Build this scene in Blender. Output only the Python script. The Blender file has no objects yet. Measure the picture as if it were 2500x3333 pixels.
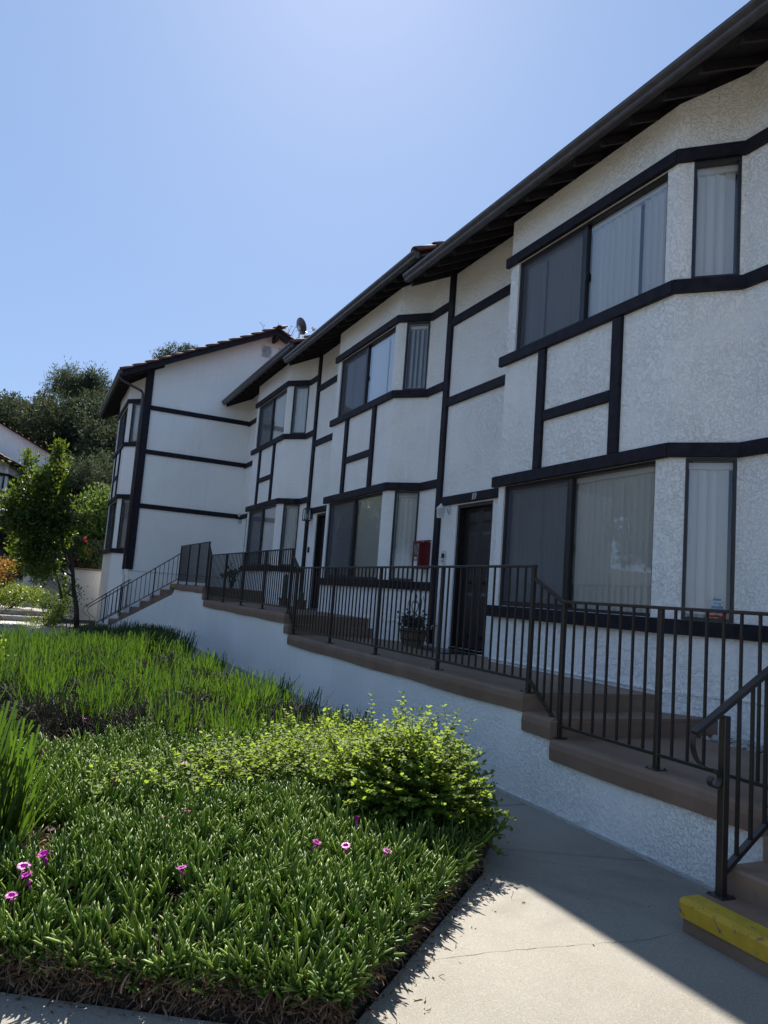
import bpy, math, random
import numpy as np
from mathutils import Vector, Matrix

PI = math.pi
random.seed(7)
rng = np.random.default_rng(11)
SC = bpy.context.scene
COL = SC.collection

# ------------------------------------------------------------------ camera, sky, sun, exposure
cam_d = bpy.data.cameras.new('camera')
cam = bpy.data.objects.new('camera', cam_d)
COL.objects.link(cam)
R_ = Vector((0.427626, 0.900863, 0.074711)); U_ = Vector((0.069195, -0.115028, 0.990949)); F_ = Vector((-0.901304, 0.418586, 0.111524))
M = Matrix(((R_.x, U_.x, -F_.x, 4.65682), (R_.y, U_.y, -F_.y, -5.62313), (R_.z, U_.z, -F_.z, -1.5995), (0, 0, 0, 1)))
cam.matrix_world = M
cam_d.sensor_fit = 'HORIZONTAL'
cam_d.sensor_width = 36.0
cam_d.lens = 2442.55 / 2500 * 36.0
cam_d.clip_start = 0.05
cam_d.clip_end = 2000
SC.camera = cam

SUN = Vector((-0.655, 0.225, 0.722)).normalized()
elev = math.asin(SUN.z)
azim = math.atan2(SUN.x, SUN.y)          # clockwise from +Y
world = bpy.data.worlds.new('World')
SC.world = world
world.use_nodes = True
wn = world.node_tree.nodes; wl = world.node_tree.links
for n in list(wn): wn.remove(n)
sky = wn.new('ShaderNodeTexSky'); sky.sky_type = 'NISHITA'; sky.sun_disc = False
sky.sun_elevation = elev; sky.sun_rotation = azim
sky.altitude = 200; sky.air_density = 1.0; sky.dust_density = 0.5; sky.ozone_density = 2.5
bg = wn.new('ShaderNodeBackground'); bg.inputs['Strength'].default_value = 0.081
wo = wn.new('ShaderNodeOutputWorld')
# clear-air scattering from the sky model, evened out by a uniform share of pale blue haze light all round
hm = wn.new('ShaderNodeMix'); hm.data_type = 'RGBA'; hm.inputs[0].default_value = 0.74
sc_ = wn.new('ShaderNodeMix'); sc_.data_type = 'RGBA'; sc_.blend_type = 'MULTIPLY'; sc_.inputs[0].default_value = 1.0
sc_.inputs[7].default_value = (0.97, 0.92, 0.93, 1)
wl.new(sky.outputs[0], sc_.inputs[6]); wl.new(sc_.outputs[2], hm.inputs[6]); hm.inputs[7].default_value = (1.42, 2.28, 3.9, 1)
wl.new(hm.outputs[2], bg.inputs['Color']); wl.new(bg.outputs[0], wo.inputs['Surface'])
sun_d = bpy.data.lights.new('sun', 'SUN'); sun_d.energy = 5.0; sun_d.angle = math.radians(0.53); sun_d.color = (1.0, 0.95, 0.87)
sun = bpy.data.objects.new('sun', sun_d); COL.objects.link(sun)
sun.rotation_euler = SUN.to_track_quat('Z', 'Y').to_euler(); sun.location = (-20, 8, 30)
SC.view_settings.view_transform = 'Standard'
SC.view_settings.look = 'None'
SC.view_settings.gamma = 1.0
SC.view_settings.exposure = 1.25
SC.view_settings.use_curve_mapping = False
SC.render.engine = 'CYCLES'
SC.cycles.max_bounces = 8
SC.cycles.transparent_max_bounces = 12

# ------------------------------------------------------------------ materials
def nmat(name):
    m = bpy.data.materials.new(name); m.use_nodes = True
    nt = m.node_tree
    for n in list(nt.nodes): nt.nodes.remove(n)
    out = nt.nodes.new('ShaderNodeOutputMaterial')
    return m, nt, out

def N(nt, typ, **kw):
    n = nt.nodes.new(typ)
    for k, v in kw.items():
        if k in n.inputs.keys(): n.inputs[k].default_value = v
        else: setattr(n, k, v)
    return n

def coords(nt, kind='Object', scale=None):
    tc = nt.nodes.new('ShaderNodeTexCoord')
    if scale is None: return tc.outputs[kind]
    mp = nt.nodes.new('ShaderNodeMapping'); mp.inputs['Scale'].default_value = scale
    nt.links.new(tc.outputs[kind], mp.inputs[0]); return mp.outputs[0]

def noise(nt, vec, scale, detail=4, rough=0.55, dist=0.0):
    n = nt.nodes.new('ShaderNodeTexNoise')
    n.inputs['Scale'].default_value = scale; n.inputs['Detail'].default_value = detail
    n.inputs['Roughness'].default_value = rough; n.inputs['Distortion'].default_value = dist
    nt.links.new(vec, n.inputs['Vector']); return n.outputs['Fac']

def ramp(nt, fac, stops):
    r = nt.nodes.new('ShaderNodeValToRGB')
    e = r.color_ramp.elements
    while len(e) < len(stops): e.new(0.5)
    for i, (p, c) in enumerate(stops):
        e[i].position = p
        e[i].color = c if len(c) == 4 else (*c, 1)
    nt.links.new(fac, r.inputs[0]); return r.outputs[0]

def g(v): return (v, v, v)

def mixc(nt, a, b, fac, mode='MIX'):
    m = nt.nodes.new('ShaderNodeMix'); m.data_type = 'RGBA'; m.blend_type = mode
    for sock, v in ((m.inputs[6], a), (m.inputs[7], b), (m.inputs[0], fac)):
        if hasattr(v, 'links') or hasattr(v, 'is_output'): nt.links.new(v, sock)
        else: sock.default_value = (*v, 1) if isinstance(v, tuple) and len(v) == 3 else v
    return m.outputs[2]

def math_(nt, op, a, b=0.0):
    m = nt.nodes.new('ShaderNodeMath'); m.operation = op
    for i, v in enumerate((a, b)):
        if hasattr(v, 'is_output'): nt.links.new(v, m.inputs[i])
        else: m.inputs[i].default_value = v
    return m.outputs[0]

def bump(nt, h, dist, strength=1.0, prev=None):
    b = nt.nodes.new('ShaderNodeBump'); b.inputs['Distance'].default_value = dist; b.inputs['Strength'].default_value = strength
    nt.links.new(h, b.inputs['Height'])
    if prev is not None: nt.links.new(prev, b.inputs['Normal'])
    return b.outputs[0]

def princ(nt, out, col, rough=0.6, normal=None, metal=0.0, spec=0.5):
    p = nt.nodes.new('ShaderNodeBsdfPrincipled')
    for sock, v in ((p.inputs['Base Color'], col), (p.inputs['Roughness'], rough)):
        if hasattr(v, 'is_output'): nt.links.new(v, sock)
        else: sock.default_value = (*v, 1) if isinstance(v, tuple) else v
    p.inputs['Metallic'].default_value = metal
    p.inputs['Specular IOR Level'].default_value = spec
    if normal is not None: nt.links.new(normal, p.inputs['Normal'])
    nt.links.new(p.outputs[0], out.inputs[0]); return p

MT = {}
def stucco(name, col, lace=0.0055, lscale=17.0, streak=True, foot=False):
    m, nt, out = nmat(name)
    v = coords(nt)
    a = noise(nt, v, lscale * 1.35, 5.0, 0.62, 0.15)
    lacef = ramp(nt, a, [(0.44, g(0)), (0.50, g(0.5)), (0.53, g(1.0))])
    mask = ramp(nt, noise(nt, v, 1.3, 3), [(0.35, g(0.45)), (0.62, g(1))])
    h = math_(nt, 'MULTIPLY', lacef, mask)
    b1 = bump(nt, h, lace * 1.15, 1.0)
    b2 = bump(nt, noise(nt, v, 55, 4, 0.6), 0.0045, 0.8, b1)
    big = noise(nt, v, 0.9, 5, 0.6)
    c1 = mixc(nt, col, tuple(x * 0.93 for x in col), ramp(nt, big, [(0.35, g(0)), (0.75, g(1))]))
    pit_shade = ramp(nt, noise(nt, v, 34, 3, 0.6, 0.6), [(0.30, g(1)), (0.40, g(0))])
    c2 = mixc(nt, c1, tuple(x * f for x, f in zip(col, (0.62, 0.62, 0.62))), math_(nt, 'MULTIPLY', pit_shade, 0.22))  # cavity shade painted into the colour as small dark flecks
    if streak:
        vs = coords(nt, 'Object', (6.0, 6.0, 0.35))
        st = ramp(nt, noise(nt, vs, 1.6, 4, 0.65), [(0.56, g(0)), (0.74, g(1))])
        c2 = mixc(nt, c2, (col[0] * 0.70, col[1] * 0.66, col[2] * 0.58), math_(nt, 'MULTIPLY', st, 0.16))
    if foot:       # splash dirt along the foot of the wall, and drips under the painted edge
        sx = nt.nodes.new('ShaderNodeSeparateXYZ'); nt.links.new(v, sx.inputs[0])
        hgt = math_(nt, 'MULTIPLY_ADD', noise(nt, v, 7, 5, 0.7), 0.22)
        lim = math_(nt, 'ADD', math_(nt, 'MULTIPLY', noise(nt, v, 6, 5, 0.7), 0.26), -3.235)
        d = math_(nt, 'LESS_THAN', sx.outputs[2], lim)
        gr = ramp(nt, math_(nt, 'SUBTRACT', lim, sx.outputs[2]), [(0.0, g(0)), (0.07, g(1))])
        c2 = mixc(nt, c2, (0.40, 0.36, 0.31), math_(nt, 'MULTIPLY', gr, 0.65))
    princ(nt, out, c2, 0.85, b2, spec=0.25)
    MT[name] = m
stucco('stucco_white', (0.90, 0.888, 0.85))
stucco('stucco_fine', (0.90, 0.888, 0.85), 0.004, 11.0)
stucco('stucco_low', (0.90, 0.888, 0.85), 0.0045, 26.0, True, True)
stucco('stucco_grey', (0.56, 0.55, 0.52), 0.004, 11.0)

def paint(name, col, rough, grain=True, bdist=0.002, var=0.35, metal=0.0, spec=0.5, nscale=9.0):
    m, nt, out = nmat(name)
    v = coords(nt)
    a = noise(nt, v, nscale, 5, 0.6, 0.4)
    c = mixc(nt, tuple(x * (1 - var) for x in col), tuple(min(1, x * (1 + var)) for x in col), ramp(nt, a, [(0.3, g(0)), (0.7, g(1))]))
    nrm = None
    if grain:
        b = bump(nt, noise(nt, v, 45, 4, 0.6, 0.3), bdist, 0.7)
        nrm = bump(nt, noise(nt, v, 5, 3), bdist * 2, 0.6, b)
    r = math_(nt, 'MULTIPLY_ADD', noise(nt, v, 14, 3), 0.25)
    r = math_(nt, 'ADD', math_(nt, 'MULTIPLY', noise(nt, v, 14, 3), 0.25), rough - 0.12)
    princ(nt, out, c, r, nrm, metal, spec)
    MT[name] = m
paint('timber_dark', (0.013, 0.0105, 0.016), 0.6, True, 0.005, 0.6, spec=0.22)
paint('eave_dark', (0.016, 0.013, 0.016), 0.7, spec=.2)
paint('rafter_dark', (0.020, 0.016, 0.019), 0.6, spec=.3)
paint('gutter_dark', (0.055, 0.047, 0.050), 0.38, False)
paint('rail_dark', (0.020, 0.015, 0.014), 0.36, True, 0.0006, 0.25)
paint('frame_dark', (0.014, 0.011, 0.012), 0.4, False)
paint('frame_grey', (0.22, 0.23, 0.24), 0.4, False, metal=0.5)
paint('door_dark', (0.016, 0.011, 0.012), 0.42, True, 0.0008)
paint('tile_red', (0.115, 0.058, 0.046), 0.85, True, 0.004, 0.45, nscale=3.0)
paint('white_metal', (0.62, 0.62, 0.60), 0.4, False)
paint('red_metal', (0.13, 0.010, 0.014), 0.35, False, var=0.15)
paint('black_plastic', (0.012, 0.012, 0.014), 0.3, False)
paint('cactus_green', (0.035, 0.055, 0.028), .6, True, .003)
paint('blue_print', (0.05, 0.25, 0.5), .5, False)
paint('steel', (0.45, 0.46, 0.48), 0.3, False, metal=0.9)
paint('brass', (0.35, 0.25, 0.12), 0.35, False, metal=0.9)
paint('orange_plastic', (0.55, 0.08, 0.02), 0.5, False, var=0.1)
paint('wood_tub', (0.12, 0.075, 0.045), 0.8, True, 0.004)
paint('bark', (0.045, 0.032, 0.028), 0.9, True, 0.012, 0.5)
paint('soil', (0.032, 0.022, 0.016), 0.95, True, 0.02, 0.6)
paint('mulch', (0.20, 0.13, 0.085), 0.95, True, 0.02, 0.5, nscale=25)
paint('pebble', (0.34, 0.31, 0.28), 0.7, False, var=0.5, nscale=18)
paint('straw', (0.30, 0.20, 0.115), 0.85, False, var=0.6, nscale=12)
paint('petal_pink', (0.52, 0.018, 0.38), 0.5, False, var=0.12, nscale=40)
paint('petal_red', (0.65, 0.03, 0.09), 0.5, False, var=0.2)
paint('petal_dry', (0.42, 0.22, 0.10), 0.8, False)
paint('dry_leaf', (0.11, 0.045, 0.045), 0.8, False)
paint('far_green_hill', (0.05, 0.06, 0.03), 0.95, False)

def deck_paint():
    m, nt, out = nmat('deck_brown'); v = coords(nt)
    a = noise(nt, v, 2.2, 6, 0.65)
    c = mixc(nt, (0.170, 0.105, 0.070), (0.245, 0.165, 0.118), ramp(nt, a, [(0.3, g(0)), (0.72, g(1))]))
    s = ramp(nt, noise(nt, v, 11, 5, 0.7), [(0.60, g(0)), (0.75, g(1))])
    c = mixc(nt, c, (0.10, 0.07, 0.058), math_(nt, 'MULTIPLY', s, 0.5))
    b = bump(nt, noise(nt, v, 120, 3), 0.0012, 0.8)
    b = bump(nt, noise(nt, v, 6, 4), 0.008, 0.6, b)
    princ(nt, out, c, 0.6, b, spec=0.4); MT['deck_brown'] = m
deck_paint()
def yellow_paint():
    m, nt, out = nmat('yellow_paint'); v = coords(nt)
    a = noise(nt, v, 6, 5, 0.7)
    c = mixc(nt, (0.38, 0.245, 0.012), (0.52, 0.35, 0.03), ramp(nt, a, [(0.3, g(0)), (0.7, g(1))]))
    chips = ramp(nt, noise(nt, v, 9, 6, 0.75, 0.6), [(0.57, g(0)), (0.595, g(1))])
    c = mixc(nt, c, (0.16, 0.115, 0.09), chips)
    c = mixc(nt, c, (0.20, 0.14, 0.03), math_(nt, 'MULTIPLY', ramp(nt, noise(nt, v, 3.1, 6, .7), [(0.45, g(0)), (0.75, g(1))]), 0.55))
    b = bump(nt, noise(nt, v, 90, 3), 0.0015, 0.8)
    princ(nt, out, c, 0.55, b, spec=0.4); MT['yellow_paint'] = m
yellow_paint()
def concrete(name, c0, c1):
    m, nt, out = nmat(name); v = coords(nt)
    a = noise(nt, v, 1.1, 8, 0.65, 0.3)
    c = mixc(nt, c0, c1, ramp(nt, a, [(0.28, g(0)), (0.72, g(1))]))
    sp = ramp(nt, noise(nt, v, 150, 2, 0.6), [(0.52, g(0)), (0.68, g(1))])
    c = mixc(nt, c, tuple(x * 1.35 for x in c1), math_(nt, 'MULTIPLY', sp, 0.55))
    dk = ramp(nt, noise(nt, v, 130, 2, 0.5), [(0.30, g(1)), (0.42, g(0))])
    c = mixc(nt, c, tuple(x * 0.45 for x in c0), math_(nt, 'MULTIPLY', dk, 0.55))
    stn = ramp(nt, noise(nt, v, 0.9, 7, 0.7, 0.6), [(0.50, g(0)), (0.68, g(1))])
    c = mixc(nt, c, tuple(x * 0.72 for x in c0), math_(nt, 'MULTIPLY', stn, 0.6))
    spot = ramp(nt, noise(nt, v, 26, 2, 0.5), [(0.79, g(0)), (0.81, g(1))])
    c = mixc(nt, c, tuple(x * 0.35 for x in c0), math_(nt, 'MULTIPLY', spot, 0.7))
    b = bump(nt, noise(nt, v, 170, 3), 0.0015, 0.9)
    b = bump(nt, noise(nt, v, 5, 4), 0.006, 0.5, b)
    princ(nt, out, c, 0.8, b, spec=0.3); MT[name] = m
concrete('concrete', (0.196, 0.178, 0.147), (0.262, 0.240, 0.202))
concrete('concrete_far', (0.30, 0.27, 0.24), (0.40, 0.37, 0.33))

def leafmat(name, c0, c1, trans=0.4, rough=0.4, tip=None, spec=0.5, tcol=None):
    m, nt, out = nmat(name)
    at = nt.nodes.new('ShaderNodeAttribute'); at.attribute_name = 'rnd'
    c = mixc(nt, c0, c1, at.outputs['Fac'])
    p = nt.nodes.new('ShaderNodeBsdfPrincipled')
    nt.links.new(c, p.inputs['Base Color']); p.inputs['Roughness'].default_value = rough
    p.inputs['Specular IOR Level'].default_value = spec
    t = nt.nodes.new('ShaderNodeBsdfTranslucent')
    tm = mixc(nt, c, tcol if tcol else (c1[0] * 2.2, c1[1] * 2.2, c1[2]), 0.6)
    nt.links.new(tm, t.inputs['Color'])
    mx = nt.nodes.new('ShaderNodeMixShader'); mx.inputs[0].default_value = trans
    nt.links.new(p.outputs[0], mx.inputs[1]); nt.links.new(t.outputs[0], mx.inputs[2])
    nt.links.new(mx.outputs[0], out.inputs[0]); MT[name] = m
leafmat('ice_leaf', (0.040, 0.088, 0.014), (0.23, 0.31, 0.058), 0.34, 0.45, spec=.35, tcol=(0.32, 0.50, 0.05))
leafmat('strap_leaf', (0.010, 0.030, 0.008), (0.072, 0.122, 0.016), 0.36, 0.4, tcol=(0.12, 0.235, 0.012))
leafmat('strap_dark', (0.020, 0.045, 0.016), (0.040, 0.075, 0.022), 0.3, 0.45)  # darker strap leaf: tree shade over the back row put into its colour
leafmat('lantana_leaf', (0.045, 0.095, 0.016), (0.15, 0.225, 0.032), 0.46, 0.65, spec=.2, tcol=(0.46, 0.60, 0.06))
leafmat('laurel_leaf', (0.012, 0.034, 0.009), (0.05, 0.088, 0.016), 0.30, 0.4, spec=.35, tcol=(0.30, 0.42, 0.02))
leafmat('oak_leaf', (0.030, 0.042, 0.022), (0.085, 0.10, 0.060), 0.16, 0.8, spec=.1, tcol=(0.14, 0.17, 0.07))
leafmat('pine_leaf', (0.030, 0.050, 0.028), (0.075, 0.10, 0.058), 0.2, 0.8, spec=.1, tcol=(0.14, 0.17, 0.07))
leafmat('hedge_leaf', (0.045, 0.085, 0.015), (0.12, 0.18, 0.03), 0.38, 0.4, tcol=(0.34, 0.42, 0.04))
leafmat('vine_leaf', (0.018, 0.045, 0.014), (0.06, 0.10, 0.028), 0.28, 0.6, spec=.2, tcol=(0.25, 0.36, 0.05))
leafmat('rust_leaf', (0.16, 0.07, 0.015), (0.28, 0.15, 0.03), 0.4, 0.5, tcol=(0.5, 0.25, 0.04))
leafmat('brown_stem', (0.06, 0.036, 0.022), (0.25, 0.15, 0.08), 0.08, 0.8)
leafmat('dead_stem', (0.010, 0.010, 0.008), (0.045, 0.040, 0.032), 0.05, 0.85)

def glassmat():
    m, nt, out = nmat('glass')
    fr = nt.nodes.new('ShaderNodeFresnel'); fr.inputs[0].default_value = 1.5
    f2 = math_(nt, 'MINIMUM', math_(nt, 'MULTIPLY', fr.outputs[0], 2.1), 1.0)
    t = nt.nodes.new('ShaderNodeBsdfTransparent'); t.inputs[0].default_value = (0.96, 0.975, 0.98, 1)
    gl = nt.nodes.new('ShaderNodeBsdfGlossy'); gl.inputs['Roughness'].default_value = 0.01; gl.inputs[0].default_value = (0.9, 0.93, 0.96, 1)
    b = bump(nt, noise(nt, coords(nt), 1.3, 1), 0.004, 0.5); nt.links.new(b, gl.inputs['Normal'])
    mx = nt.nodes.new('ShaderNodeMixShader'); nt.links.new(f2, mx.inputs[0])
    nt.links.new(t.outputs[0], mx.inputs[1]); nt.links.new(gl.outputs[0], mx.inputs[2]); nt.links.new(mx.outputs[0], out.inputs[0])
    MT['glass'] = m
    m, nt, out = nmat('insect_screen')
    t = nt.nodes.new('ShaderNodeBsdfTransparent'); t.inputs[0].default_value = (1, 1, 1, 1)
    d = nt.nodes.new('ShaderNodeBsdfDiffuse'); d.inputs[0].default_value = (0.12, 0.128, 0.145, 1)
    mx = nt.nodes.new('ShaderNodeMixShader'); mx.inputs[0].default_value = 0.55
    nt.links.new(t.outputs[0], mx.inputs[1]); nt.links.new(d.outputs[0], mx.inputs[2]); nt.links.new(mx.outputs[0], out.inputs[0])
    MT['insect_screen'] = m
    m, nt, out = nmat('blind_slat')
    d = nt.nodes.new('ShaderNodeBsdfDiffuse'); d.inputs[0].default_value = (0.93, 0.93, 0.91, 1)
    t = nt.nodes.new('ShaderNodeBsdfTranslucent'); t.inputs[0].default_value = (0.75, 0.74, 0.68, 1)
    mx = nt.nodes.new('ShaderNodeMixShader'); mx.inputs[0].default_value = 0.2
    nt.links.new(d.outputs[0], mx.inputs[1]); nt.links.new(t.outputs[0], mx.inputs[2]); nt.links.new(mx.outputs[0], out.inputs[0])
    MT['blind_slat'] = m
    m, nt, out = nmat('dark_room'); princ(nt, out, (0.42, 0.41, 0.39), 0.9); MT['dark_room'] = m
    m, nt, out = nmat('frosted'); princ(nt, out, (0.62, 0.66, 0.62), 0.25).inputs['Transmission Weight'].default_value = 0.4; MT['frosted'] = m
glassmat()

# ------------------------------------------------------------------ mesh helpers
class MB:
    def __init__(s): s.v = []; s.f = []
    def add(s, vs, fs):
        o = len(s.v); s.v += [tuple(p) for p in vs]; s.f += [tuple(i + o for i in f) for f in fs]
    def quad(s, a, b, c, d): s.add([a, b, c, d], [(0, 1, 2, 3)])
    def box(s, x0, x1, y0, y1, z0, z1, c=0.0):
        if c <= 0:
            s.add([(x0, y0, z0), (x1, y0, z0), (x1, y1, z0), (x0, y1, z0), (x0, y0, z1), (x1, y0, z1), (x1, y1, z1), (x0, y1, z1)],
                  [(0, 3, 2, 1), (4, 5, 6, 7), (0, 1, 5, 4), (1, 2, 6, 5), (2, 3, 7, 6), (3, 0, 4, 7)])
            return
        vs = []; idx = {}
        X = (x0, x1); Y = (y0, y1); Z = (z0, z1)
        for i in (0, 1):
            for j in (0, 1):
                for k in (0, 1):
                    sx, sy, sz = (c if i == 0 else -c), (c if j == 0 else -c), (c if k == 0 else -c)
                    for a, p in enumerate(((X[i], Y[j] + sy, Z[k] + sz), (X[i] + sx, Y[j], Z[k] + sz), (X[i] + sx, Y[j] + sy, Z[k]))):
                        idx[(i, j, k, a)] = len(vs); vs.append(p)
        fs = []
        for i in (0, 1):
            q = [idx[(i, 0, 0, 0)], idx[(i, 1, 0, 0)], idx[(i, 1, 1, 0)], idx[(i, 0, 1, 0)]]; fs.append(q if i else q[::-1])
            q = [idx[(0, i, 0, 1)], idx[(1, i, 0, 1)], idx[(1, i, 1, 1)], idx[(0, i, 1, 1)]]; fs.append(q[::-1] if i else q)
            q = [idx[(0, 0, i, 2)], idx[(1, 0, i, 2)], idx[(1, 1, i, 2)], idx[(0, 1, i, 2)]]; fs.append(q if i else q[::-1])
        for i in (0, 1):
            for j in (0, 1):
                fl = (i + j) % 2
                q = [idx[(i, j, 0, 0)], idx[(i, j, 1, 0)], idx[(i, j, 1, 1)], idx[(i, j, 0, 1)]]; fs.append(q if fl else q[::-1])
                q = [idx[(i, 0, j, 0)], idx[(i, 1, j, 0)], idx[(i, 1, j, 2)], idx[(i, 0, j, 2)]]; fs.append(q[::-1] if fl else q)
                q = [idx[(0, i, j, 1)], idx[(1, i, j, 1)], idx[(1, i, j, 2)], idx[(0, i, j, 2)]]; fs.append(q if fl else q[::-1])
                for k in (0, 1):
                    q = [idx[(i, j, k, 0)], idx[(i, j, k, 1)], idx[(i, j, k, 2)]]
                    fs.append(q if (i + j + k) % 2 else q[::-1])
        s.add(vs, fs)
    def prism(s, poly, axis, a, b, close=True):
        """poly in the plane across axis; axis 'x': (y,z); 'y': (x,z); 'z': (x,y)"""
        n = len(poly)
        def P(p, t): return {'x': (t, p[0], p[1]), 'y': (p[0], t, p[1]), 'z': (p[0], p[1], t)}[axis]
        vs = [P(p, a) for p in poly] + [P(p, b) for p in poly]
        fs = [(i, (i + 1) % n, n + (i + 1) % n, n + i) for i in range(n)]
        if close: fs += [tuple(range(n))[::-1], tuple(range(n, 2 * n))]
        s.add(vs, fs)
    def tube(s, path, rad, n=8, cap=True, flat=None):
        path = [Vector(p) for p in path]
        if not hasattr(rad, '__len__'): rad = [rad] * len(path)
        rings = []; ref = None
        for i, p in enumerate(path):
            d = (path[min(i + 1, len(path) - 1)] - path[max(i - 1, 0)]).normalized()
            if ref is None:
                ref = Vector((0, 0, 1)) if abs(d.z) < 0.9 else Vector((1, 0, 0))
            sd = d.cross(ref).normalized(); up = sd.cross(d).normalized(); ref = up
            rx, ry = (rad[i], rad[i]) if flat is None else (flat[0], flat[1])
            rings.append([p + sd * math.cos(2 * PI * k / n + PI / n) * rx + up * math.sin(2 * PI * k / n + PI / n) * ry for k in range(n)])
        vs = [q for r in rings for q in r]; fs = []
        for i in range(len(path) - 1):
            for k in range(n):
                fs.append((i * n + k, i * n + (k + 1) % n, (i + 1) * n + (k + 1) % n, (i + 1) * n + k))
        if cap: fs += [tuple(range(n))[::-1], tuple(range((len(path) - 1) * n, len(path) * n))]
        s.add(vs, fs)
    def bar(s, p0, p1, w, h, roll=0.0):
        """rectangular bar between two points (w sideways, h upright)"""
        p0 = Vector(p0); p1 = Vector(p1); d = (p1 - p0).normalized()
        ref = Vector((0, 0, 1)) if abs(d.z) < 0.95 else Vector((0, 1, 0))
        sd = d.cross(ref).normalized(); up = sd.cross(d).normalized()
        vs = []
        for p in (p0, p1):
            for a, b in ((-1, -1), (1, -1), (1, 1), (-1, 1)): vs.append(p + sd * a * w / 2 + up * b * h / 2)
        s.add(vs, [(0, 3, 2, 1)[::-1], (4, 5, 6, 7)[::-1], (0, 1, 5, 4)[::-1], (1, 2, 6, 5)[::-1], (2, 3, 7, 6)[::-1], (3, 0, 4, 7)[::-1]])
    def lathe(s, prof, c=(0, 0, 0), n=16):
        vs = []; fs = []
        for r, z in prof:
            for k in range(n): vs.append((c[0] + r * math.cos(2 * PI * k / n), c[1] + r * math.sin(2 * PI * k / n), c[2] + z))
        for i in range(len(prof) - 1):
            for k in range(n): fs.append((i * n + k, i * n + (k + 1) % n, (i + 1) * n + (k + 1) % n, (i + 1) * n + k))
        fs += [tuple(range(n))[::-1], tuple(range((len(prof) - 1) * n, len(prof) * n))]
        s.add(vs, fs)
    def mesh(s, name, mat, smooth=False):
        me = bpy.data.meshes.new(name); me.from_pydata(s.v, [], s.f)
        if isinstance(mat, str): mat = [mat]
        for m in mat: me.materials.append(MT[m])
        if smooth: me.polygons.foreach_set('use_smooth', [True] * len(me.polygons))
        me.update(); return me

def link(name, me, parent=None, loc=(0, 0, 0), rz=0.0):
    o = bpy.data.objects.new(name, me); COL.objects.link(o)
    if parent is not None: o.parent = parent
    o.location = loc; o.rotation_euler = (0, 0, rz)
    return o
def tag(o, label=None, cat=None, group=None, kind=None):
    if label: o['label'] = label
    if cat: o['category'] = cat
    if group: o['group'] = group
    if kind: o['kind'] = kind
    return o
def thing(name, label, cat, loc=(0, 0, 0), rz=0.0, group=None):
    return tag(link(name, None, None, loc, rz), label, cat, group)
CACHE = {}
def part(name, mb, mat, parent, loc=(0, 0, 0), rz=0.0, smooth=False, key=None):
    if key is not None and key in CACHE: me = CACHE[key]
    else:
        if callable(mb): mb = mb()
        me = mb.mesh(name, mat, smooth)
        if key is not None: CACHE[key] = me
    return link(name, me, parent, loc, rz)
def struct(name, mb, mat, smooth=False):
    return tag(link(name, mb.mesh(name, mat, smooth)), kind='structure')

def npmesh(name, V, F, mat, rnd=None, smooth=False):
    """V (n,3) array, F (m,k) array of equal-size faces"""
    me = bpy.data.meshes.new(name)
    V = np.asarray(V, dtype=np.float32); F = np.asarray(F, dtype=np.int32); m, k = F.shape
    me.vertices.add(len(V)); me.vertices.foreach_set('co', V.ravel())
    me.loops.add(m * k); me.loops.foreach_set('vertex_index', F.ravel())
    me.polygons.add(m); me.polygons.foreach_set('loop_start', np.arange(0, m * k, k, dtype=np.int32))
    if smooth: me.polygons.foreach_set('use_smooth', np.ones(m, dtype=bool))
    if rnd is not None:
        a = me.attributes.new('rnd', 'FLOAT', 'POINT'); a.data.foreach_set('value', np.asarray(rnd, dtype=np.float32))
    me.materials.append(MT[mat]); me.update(calc_edges=True); return me

def inst(tv, tf, pos, rot, sc):
    """tile template verts over instances"""
    n = len(pos); tv = np.asarray(tv, float); tf = np.asarray(tf, int)
    sc = np.asarray(sc, float)
    if sc.ndim == 1: sc = sc[:, None]
    V = np.einsum('nij,nvj->nvi', rot, tv[None] * sc[:, None, :]) + pos[:, None, :]
    F = tf[None] + (np.arange(n) * len(tv))[:, None, None]
    return V.reshape(-1, 3), F.reshape(-1, tf.shape[1])
def rots(dirs, spin):
    """rotation matrices whose z axis is dirs"""
    d = dirs / np.linalg.norm(dirs, axis=1, keepdims=True)
    ref = np.where(np.abs(d[:, 2:3]) < 0.95, np.array([[0, 0, 1.0]]), np.array([[1.0, 0, 0]]))
    x = np.cross(ref, d); x /= np.linalg.norm(x, axis=1, keepdims=True); y = np.cross(d, x)
    c, s = np.cos(spin)[:, None], np.sin(spin)[:, None]
    return np.stack([x * c + y * s, -x * s + y * c, d], axis=2)

# ------------------------------------------------------------------ dimensions (metres; the zero of z is the door-head trim of house number 10)
GZ = -3.13                                  # pavement level
def gz(x): return GZ
XB, DB, XL = -0.4263, 0.4123, -3.20         # bay corner, bay depth, bay left return
SLOPE = 0.5
ZU = 3.575                                  # underside of rafters at the main wall
YG = -0.81                                  # gutter front

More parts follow.
